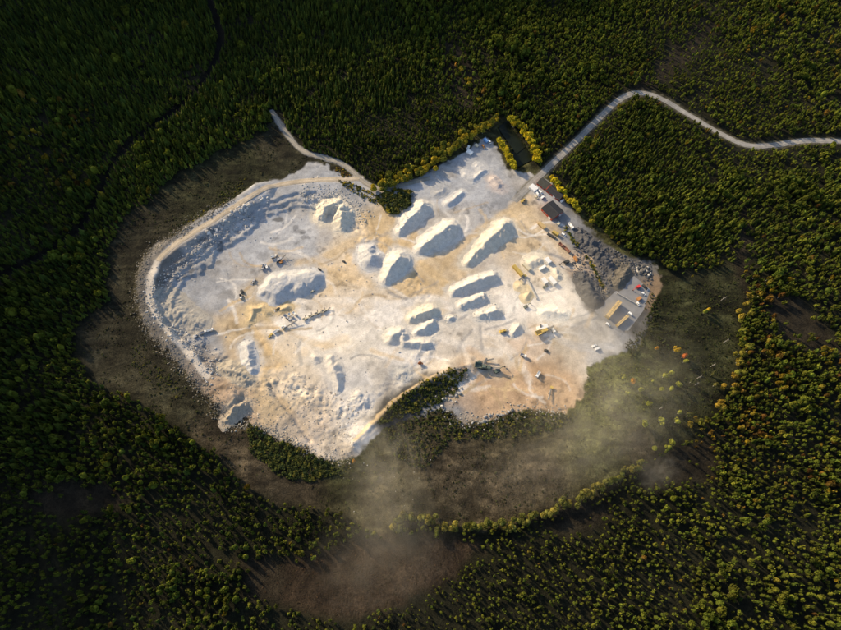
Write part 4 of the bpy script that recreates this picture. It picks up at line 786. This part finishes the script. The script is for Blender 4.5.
def loader(px, py, dx, dy, label, m, s=1.0, name='wheel_loader', cat='wheel loader'):
    t = put(name, label, cat, px, py, dx, dy); t.scale = t.scale*s; MB().prism([(-4, .9), (-.6, .9), (-.6, 2.2), (-3.7, 2.3), (-4, 1.8)], -1.2, 1.2).build('engine_body', m, t); MB().box((1.1, 0, 1.3), (2.6, 1.7, .9)).build('front_frame', m, t)
    c = MB().box((-.2, 0, 2.6), (1.6, 1.6, 1.7), taper=.88).build('cab', m, t); MB().box((.55, 0, 2.7), (.12, 1.35, 1.0)).build('window', M_GLASS, c)
    for sg in (-1, 1): MB().box((2.7, sg*.7, 1.2), (3.0, .25, .4), ry=.25).build('arm', m, t)
    MB().prism([(4.0, .15), (5.4, .15), (4.6, .4), (4.3, 1.4), (4.0, 1.4)], -1.6, 1.6).build('bucket', M_GREY, t); wheels(t, (1.6, -2.5), 1.15, .85, .7); return t
def excavator(px, py, dx, dy, label, m, s=1.0, swing=.0, name='excavator', cat='excavator'):
    t = put(name, label, cat, px, py, dx, dy); t.scale = t.scale*s
    for sg in (-1, 1): MB().prism([(-2.3, .15), (-1.9, 0), (1.9, 0), (2.3, .15), (2.5, .5), (2.2, .9), (-2.2, .9), (-2.5, .5)], sg*1.3-.35, sg*1.3+.35).build('track', M_DARK, t)
    MB().cyl((0, 0, .8), (0, 0, 1.2), .9, n=12).build('turntable', M_DARK, t); b = MB().prism([(-2.6, 1.2), (1.6, 1.2), (1.6, 2.0), (-1.2, 2.3), (-2.6, 2.2)], -1.4, 1.4).build('house', m, t)
    c = MB().box((.9, .85, 2.5), (1.5, 1.0, 1.6), taper=.9).build('cab', m, b); MB().box((1.6, .85, 2.6), (.1, .8, 1.0)).build('window', M_GLASS, c)
    bo = MB().cyl((1.2, 0, 1.8), (3.9, 0, 4.5), .35, .3, 6).cyl((3.9, 0, 4.5), (6.0, 0, 3.9), .3, .25, 6).build('boom', m, t); MB().cyl((6.0, 0, 3.9), (6.9, 0, 1.4), .25, .18, 6).build('stick', m, t); MB().prism([(6.4, .9), (7.3, .5), (7.5, 1.5), (6.7, 1.6)], -.6, .6).build('bucket', M_DARK, t); return t
def belt(t, a, b, w, mname='conveyor'):
    a, b = Vector(a), Vector(b); dv = b-a; rz = math.atan2(dv.y, dv.x); ry = -math.atan2(dv.z, math.hypot(dv.x, dv.y)); c = (a+b)/2
    f = MB().box(c, (dv.length, w+.3, .35), ry=ry, rz=rz).build(mname, M_GREY, t); MB().box(c+Vector((0, 0, .24)), (dv.length*.98, w, .1), ry=ry, rz=rz).build('belt', M_BELT, f)
    for k in (.35, .8): q = a+dv*k; MB().cyl((q.x-.3, q.y-.5*w, 0), (q.x, q.y-.4*w, q.z), .1, n=5).cyl((q.x+.3, q.y+.5*w, 0), (q.x, q.y+.4*w, q.z), .1, n=5).build('strut', M_GREY, f)
def crusher(px, py, dx, dy, label, m, s=1.0, name='crusher', cat='crusher', belts=((4.5, 0, 1.2, 10, 0, 3.8), (0, 1.2, 1.5, 1.5, 5.5, 3.0))):
    t = put(name, label, cat, px, py, dx, dy); t.scale = t.scale*s
    for sg in (-1, 1): MB().prism([(-3, .15), (-2.6, 0), (2.6, 0), (3, .15), (3.2, .5), (2.9, .9), (-2.9, .9), (-3.2, .5)], sg*1.3-.3, sg*1.3+.3).build('track', M_DARK, t)
    MB().box((.4, 0, 1.3), (10, 1.5, .7)).build('chassis', m, t); MB().box((.3, 0, 2.4), (2.6, 2.2, 1.7), taper=.85).build('jaw_box', m, t); MB().box((3.2, 0, 2.3), (2.4, 2.3, 1.5)).build('engine_box', m, t)
    h = MB(); z0, z1 = 2.0, 3.7
    for sg in (-1, 1): h.add([(-5.6, sg*1.0, z0), (-1.2, sg*1.0, z0), (-1.2, sg*1.9, z1), (-5.6, sg*1.9, z1), (-5.6, sg*.9, z0), (-1.2, sg*.9, z0), (-1.2, sg*1.78, z1), (-5.6, sg*1.78, z1)], [(0, 1, 2, 3), (7, 6, 5, 4), (3, 2, 6, 7), (0, 4, 5, 1), (1, 5, 6, 2), (0, 3, 7, 4)])
    h.box((-3.4, 0, 1.9), (4.4, 2.0, .2)).box((-5.6, 0, 2.8), (.12, 2.6, 1.7)); h.build('hopper', m, t)
    for bb in belts: belt(t, bb[:3], bb[3:], 1.0)
    return t
def conveyor(px, py, dx, dy, label, L=16, top=5, name='conveyor', m=None):
    t = put(name, label, 'conveyor', px, py, dx, dy); belt(t, (-L/2, 0, .7), (L/2, 0, top), 1.1, 'frame'); wheels(t, (0,), 1.2, .5, .4); MB().box((-L/2, 0, 1.3), (2.0, 2.2, 1.0), taper=1.25).build('feed_hopper', m or M_YEL, t); return t

# sheds' yard
container(533, 189, 10, 8, 'white flat-roofed cabin beside the road end', M_WHITE, 8.5, 6.5, 3.0, 'site_cabin', 'cabin')
van(537.3, 194.8, 7, 9, 'white van parked beside the flat-roofed cabin', M_WHITE); van(540.2, 192.8, 9, 8, 'dark-windowed white van parked along the long shed', M_WHITE); van(542.3, 198, 9, -7, 'white van parked crosswise in front of the long shed', M_WHITE); van(562.3, 201.3, 8, -6, 'white van at the black end of the long shed', M_WHITE, 6.2)
loader(523, 201, 9, -8, 'yellow wheel loader near the road mouth', M_YEL, .9); container(541.5, 226, 9, 8, 'tan open skip beside the square shed', M_TIMB, 9, 4, 2.2, 'skip', 'skip'); van(560.2, 215, 6, -5, 'small white car behind the square shed', M_WHITE, 4.2, 1.5, 'car', 'car')
truck(570.3, 226.5, 7, 9, 'white box truck by the short hedge', M_WHITE, M_WHITE, 8.5); container(555, 234, 8, 5, 'yellow container behind the black trailer', M_YEL, 7, 3); container(551.3, 236.3, 10, 6, 'black flat trailer beside the yellow container', M_DARK, 10, 2.5, 1.4, 'trailer', 'trailer'); van(563.3, 235, 6, 4, 'white pickup next to the short hedge', M_WHITE, 5.0, 1.8, 'pickup', 'pickup')
container(558, 224, 6, -7, 'cream crate stack at the corner of the square shed', M_CRM, 4, 3, 1.8, 'crate_stack', 'crates'); van(536, 197.8, 6, 5, 'pale small car in front of the flat-roofed cabin', M_CRM, 4.2, 1.5, 'car', 'car')
truck(566, 250, 8, 8, 'rust-red tipper truck on the access lane', M_RUST, M_RUST, 10); container(575.3, 259.3, 5, 8, 'orange skip at the end of the access lane', M_ORA, 6, 2.4, 1.8, 'skip', 'skip'); truck(560.5, 245.5, 6, 6, 'small red tractor ahead of the rust-red tipper', M_RUST, M_RUST, 5.5); excavator(566, 262.5, -9, 4, 'black excavator with its boom stretched over the lane', M_DARK, 1.15)
# container group
container(517.5, 271.5, 9, 10, 'long yellow hopper bin with a dark side', M_YEL, 14, 3.2, 3.6, 'hopper_bin', 'bin'); container(526, 267.5, 8, 8, 'cream container behind the yellow hopper bin', M_CRM, 9.5, 3.2); container(547.5, 261.3, 6, 7, 'white container beside the sand heap, nearest to the excavator', M_WHITE, 6.5, 4.5); container(542, 268.3, 8, -5, 'low white container below the sand heap', M_WHITE, 8, 2.5, 2.2); container(544, 281.5, 6, 7, 'left one of two white containers side by side', M_WHITE, 6.5, 4); container(551.8, 281.3, 8, 9, 'right one of two white containers side by side', M_WHITE, 9, 4.5); loader(545, 287, 8, -4, 'olive loader below the two white containers', M_GRN, .8)
# raised loading bank with a wall of blocks
pb = pile('raised sand bank with a straight edge held by concrete blocks', [(520,285,3),(530,291,3),(526,297,3)], (.55,.46,.31), slope=.7, cap=2.6, seed=50, lump=.2, name='loading_bank', cat='loading bank')
for k in range(9):
    t = k/8; p = P(527.5+8.5*t, 281+17*t); o = MB().box((0, 0, .9), (2.6, 1.4, 1.8), taper=.92).build('concrete_block', M_CONC); o.location = p; o.rotation_euler = (0, 0, ang(530, 290, 8.5, 17)+random.uniform(-.1, .1)); tag(o, 'concrete block in the row edging the raised sand bank', 'block', 'blocks edging the sand bank')
conveyor(521.5, 279, -9, 7, 'short conveyor between the hopper bin and the sand bank', 10, 3.2)
excavator(525.5, 307, 9, -5, 'olive excavator at the foot of the raised sand bank', M_GRN, .9)
# right-hand machines
loader(503, 331.5, 9, -2, 'yellow wheel loader digging into the small white heap', M_YEL, 1.0); crusher(541.5, 332.5, 14, -6, 'yellow screening plant with white hood standing in dust', M_YEL, 1.3, 'screening_plant', 'screening plant'); container(542, 328, 13, -4, 'white awning-covered unit beside the yellow screening plant', M_WHITE, 11, 4, 3, 'cover_unit', 'shelter'); truck(552.3, 330, 4, 7, 'white truck parked at the end of the screening plant', M_WHITE, M_WHITE, 7.5)
crusher(483, 367.5, 14, 2, 'long grey-green crusher on the tan ground', M_GRN, 1.5); excavator(497, 371, 9, -5, 'grey-green excavator feeding the long crusher', M_GRN, 1.2); conveyor(486, 361, 12, -2, 'thin dark conveyor above the grey-green crusher', 14, 3, m=M_GRN)
truck(537.5, 375, -3, 5, 'white truck on the pink ground', M_WHITE, M_WHITE, 6.5); conveyor(549.5, 394, -4, 14, 'yellow conveyor at the edge of the pink ground', 13, 2.4); van(546, 351, 5, 2, 'dark car crossing the dusty floor', M_DARK, 4.5, 1.5, 'car', 'car'); truck(523, 356, 6, 3, 'white truck alone on the pink slope', M_WHITE, M_GREY, 6)
van(597, 349, 8, -3, 'white van at the dusty eastern edge', M_WHITE, 5.5); van(594, 346, 8, -3, 'white pickup just above the van at the dusty eastern edge', M_WHITE, 5.0, 1.8, 'pickup', 'pickup')
_put = put
def put(*a, **k): t = _put(*a, **k); t.scale = (.8, .8, .8); return t
# machines in the pit
truck(274, 257, 10, -3, 'white trailer truck, topmost of the cluster above the largest heap', M_WHITE, M_WHITE, 8); crusher(278.5, 260.5, 13, -7, 'grey crusher in the cluster above the largest heap', M_GREY, 1.15); excavator(281.5, 262.5, 8, -3, 'orange excavator in the cluster above the largest heap', M_ORA, .95); truck(263.3, 268, -3, 9, 'grey truck, left one of the pair above the largest heap', M_GREY, M_GREY, 7.5); truck(266.6, 267, 4, 9, 'white truck, right one of the pair above the largest heap', M_WHITE, M_WHITE, 6.5)
loader(253.5, 282, -5, 8, 'grey wheel loader left of the largest heap', M_GREY, .95); excavator(242, 292, 3, 9, 'black excavator in the left part of the pit', M_DARK, .95); truck(241, 297, 2, 8, 'white-cabbed truck beside the black excavator', M_WHITE, M_DARK, 6)
truck(291, 316, 8, 7, 'white trailer truck, left one of the pair below the largest heap', M_GREY, M_WHITE, 8); truck(295, 314.5, 8, 7, 'white trailer truck, right one of the pair below the largest heap', M_GREY, M_WHITE, 7); crusher(288, 318.5, 12, 9, 'grey screening plant beside the two trailer trucks', M_GREY, 1.0, 'screening_plant', 'screening plant'); loader(277.5, 309.5, -7, 4, 'dark loader at the foot of the largest heap', M_DARK, .8)
truck(276.5, 331.5, 10, -6, 'white truck at the tan ramp', M_WHITE, M_WHITE, 8); truck(284, 327.5, 9, -5, 'white truck ahead of the one at the tan ramp', M_WHITE, M_WHITE, 6); loader(270.5, 336, -6, 7, 'dark-bucketed yellow loader on the tan ramp', M_YEL, .9); conveyor(291, 325, 14, -8, 'long thin conveyor running toward the trailer trucks', 20, 4)
for k, (a, b, w) in enumerate(((306,319,'lowest'),(312,316,'second'),(318,313.5,'third'),(325,311,'topmost'))): crusher(a, b, 9, -4, w+' cream machine of the row in the white dust', M_CRM, .75, 'screening_plant', 'screening plant')
loader(313, 291.5, 8, -4, 'pale loader on the right foot of the largest heap', M_CRM, .8); truck(203, 333, 11, -5, 'white dump truck under the left pit wall', M_WHITE, M_GREY, 9); truck(210.5, 330.5, 10, -3, 'white truck ahead of the dump truck under the left wall', M_WHITE, M_WHITE, 8); excavator(196, 336.5, 10, -3, 'grey excavator behind the dump truck under the left wall', M_GREY, 1.0)
loader(320, 270, 6, 5, 'dark loader at the tan track right of the largest heap', M_DARK, .75); van(344, 262, 5, 3, 'dark car parked left of the round cone heap', M_DARK, 4.5, 1.5, 'car', 'car'); loader(315, 281, 5, 3, 'small grey loader on the flat heap', M_GREY, .7) if False else None
put = _put
# upper yard and paved yard
container(469.5, 153, 8, 5, 'white tarpaulin-covered stack at the upper yard edge', M_WHITE, 6.5, 5, 2, 'covered_stack', 'stack'); truck(468, 149, 3, -6, 'white truck beside the covered stack', M_WHITE, M_WHITE, 6); container(485.5, 141.5, 6, 6, 'blue container in the upper corner of the yard', M_BLUE, 5.5, 3); van(489.3, 142.5, 4, 6, 'white van beside the blue container', M_WHITE); loader(483.3, 147, 5, 7, 'orange loader below the blue container', M_ORA, .75); container(476.5, 146, 6, 4, 'pale crate between the tarpaulin and the orange loader', M_CRM, 4, 3, 1.8, 'crate_stack', 'crates')
def stack(px, py, dx, dy, L, B, Hh, label):
    t = put('material_stack', label, 'stack', px, py, dx, dy); t.location.z = YZ; n = max(3, int(L/3.4)); q = L/n
    for k in range(n):
        for j in range(2): o = MB().box((-L/2+q*(k+.5), 0, Hh*(.25+.5*j)), (q-.25, B-.15*random.random(), Hh/2-.12)).build('bundle', M_TIMB, t); MB().box((-L/2+q*(k+.5), 0, Hh*(.25+.5*j)+Hh/4-.04), (q*.8, .2, .12)).build('lath', M_DARK, o)
stack(612.5, 310.5, 14, -17, 23, 4.2, 4.6, 'long tan stack in the middle of the paved yard'); stack(621.5, 321.5, 11, -10, 17, 2.8, 3.2, 'shorter tan stack by the lower corner of the paved yard')
o = excavator(637.5, 287.5, -6, 4, 'bright red machine on the paved yard below the boulders', M_BRED, 1.0, name='red_machine', cat='machine'); o.location.z = YZ; o = container(638.6, 299, 5, -4, 'orange box on the paved yard', M_ORA, 4.5, 3, 2.0, 'equipment_box', 'box'); o.location.z = YZ
o = loader(644.5, 287.5, 6, 5, 'dark loader beside the red machine', M_DARK, .9); o.location.z = YZ; o = van(643, 294, 6, 4, 'white car at the right edge of the paved yard', M_WHITE, 4.3, 1.5, 'car', 'car'); o.location.z = YZ; o = van(637.8, 304, 4, 5, 'white car below the orange box', M_WHITE, 4.3, 1.5, 'car', 'car'); o.location.z = YZ; o = van(607.5, 325, 4, 3, 'white van at the lower end of the long tan stack', M_WHITE, 4.8); o.location.z = YZ
o = van(630, 314.5, 4, 3, 'white van at the upper end of the shorter tan stack', M_WHITE, 4.8); o.location.z = YZ
for k in range(10): p = at0(617+1.95*k, 294.5+1.1*k); o = MB().prism([(-.5, 0), (.5, 0), (.25, .5), (.2, 1.9), (-.2, 1.9), (-.25, .5)], -1.1, 1.1).build('barrier_block', M_CONC); o.location = (p[0], p[1], YZ); o.rotation_euler = (0, 0, ang(620, 297, 1.95, 1.1)+math.pi/2); tag(o, 'concrete barrier in the row crossing the paved yard', 'barrier', 'barriers across the paved yard')

# ------------------------------------------------------------------ drifting dust
import bmesh
def dust(px, py, rx, ry, rz, dens, lift, seed, rot=0.0, color=(.95, .88, .74)):
    p = P(px, py, lift); bm = bmesh.new(); bmesh.ops.create_icosphere(bm, subdivisions=3, radius=1.0); me = bpy.data.meshes.new('dust_haze'); bm.to_mesh(me); bm.free()
    m = bpy.data.materials.new('dust_in_air'); m.use_nodes = True; n = m.node_tree.nodes; l = m.node_tree.links; n.remove(n['Principled BSDF'])
    v = n.new('ShaderNodeVolumePrincipled'); v.inputs['Color'].default_value = (*color, 1); v.inputs['Anisotropy'].default_value = 0.1
    tc = n.new('ShaderNodeTexCoord'); nz = n.new('ShaderNodeTexNoise'); nz.inputs['Scale'].default_value = 2.6; nz.inputs['Detail'].default_value = 5; nz.inputs['Distortion'].default_value = 1.6
    mp = n.new('ShaderNodeMapping'); mp.inputs['Location'].default_value = (seed*3.1, seed*1.7, 0); l.new(tc.outputs['Object'], mp.inputs[0]); l.new(mp.outputs[0], nz.inputs['Vector'])
    ln = n.new('ShaderNodeVectorMath'); ln.operation = 'LENGTH'; l.new(tc.outputs['Object'], ln.inputs[0])
    fa = n.new('ShaderNodeMapRange'); fa.interpolation_type = 'SMOOTHSTEP'; fa.inputs[1].default_value = 1.0; fa.inputs[2].default_value = 0.0; fa.inputs[3].default_value = 0; fa.inputs[4].default_value = 1; l.new(ln.outputs['Value'], fa.inputs[0])
    nr = n.new('ShaderNodeMapRange'); nr.inputs[1].default_value = .38; nr.inputs[2].default_value = .80; nr.inputs[3].default_value = 0.0; nr.inputs[4].default_value = 1; l.new(nz.outputs[0], nr.inputs[0])
    a = n.new('ShaderNodeMath'); a.operation = 'MULTIPLY'; l.new(fa.outputs[0], a.inputs[0]); l.new(nr.outputs[0], a.inputs[1]); b = n.new('ShaderNodeMath'); b.operation = 'MULTIPLY'; b.inputs[1].default_value = dens; l.new(a.outputs[0], b.inputs[0]); l.new(b.outputs[0], v.inputs['Density'])
    l.new(v.outputs[0], n['Material Output'].inputs['Volume']); o = link('dust_haze', me, m); o.location = (p[0], p[1], p[2]+lift); o.scale = (rx, ry, rz); o.rotation_euler = (0, 0, rot); return tag(o, 'thin veil of sunlit dust drifting over the site', kind='stuff')
dust(568, 312, 95, 58, 16, .038, 14, 1, -.3); dust(616, 392, 115, 78, 20, .024, 22, 2, .5); dust(386, 480, 50, 85, 18, .026, 20, 3, .2); dust(575, 448, 130, 55, 16, .018, 18, 4, .3); dust(335, 348, 85, 50, 12, .034, 12, 5)
dust(382, 552, 75, 60, 16, .014, 18, 6, .5); dust(658, 473, 32, 20, 12, .026, 16, 7, .4)
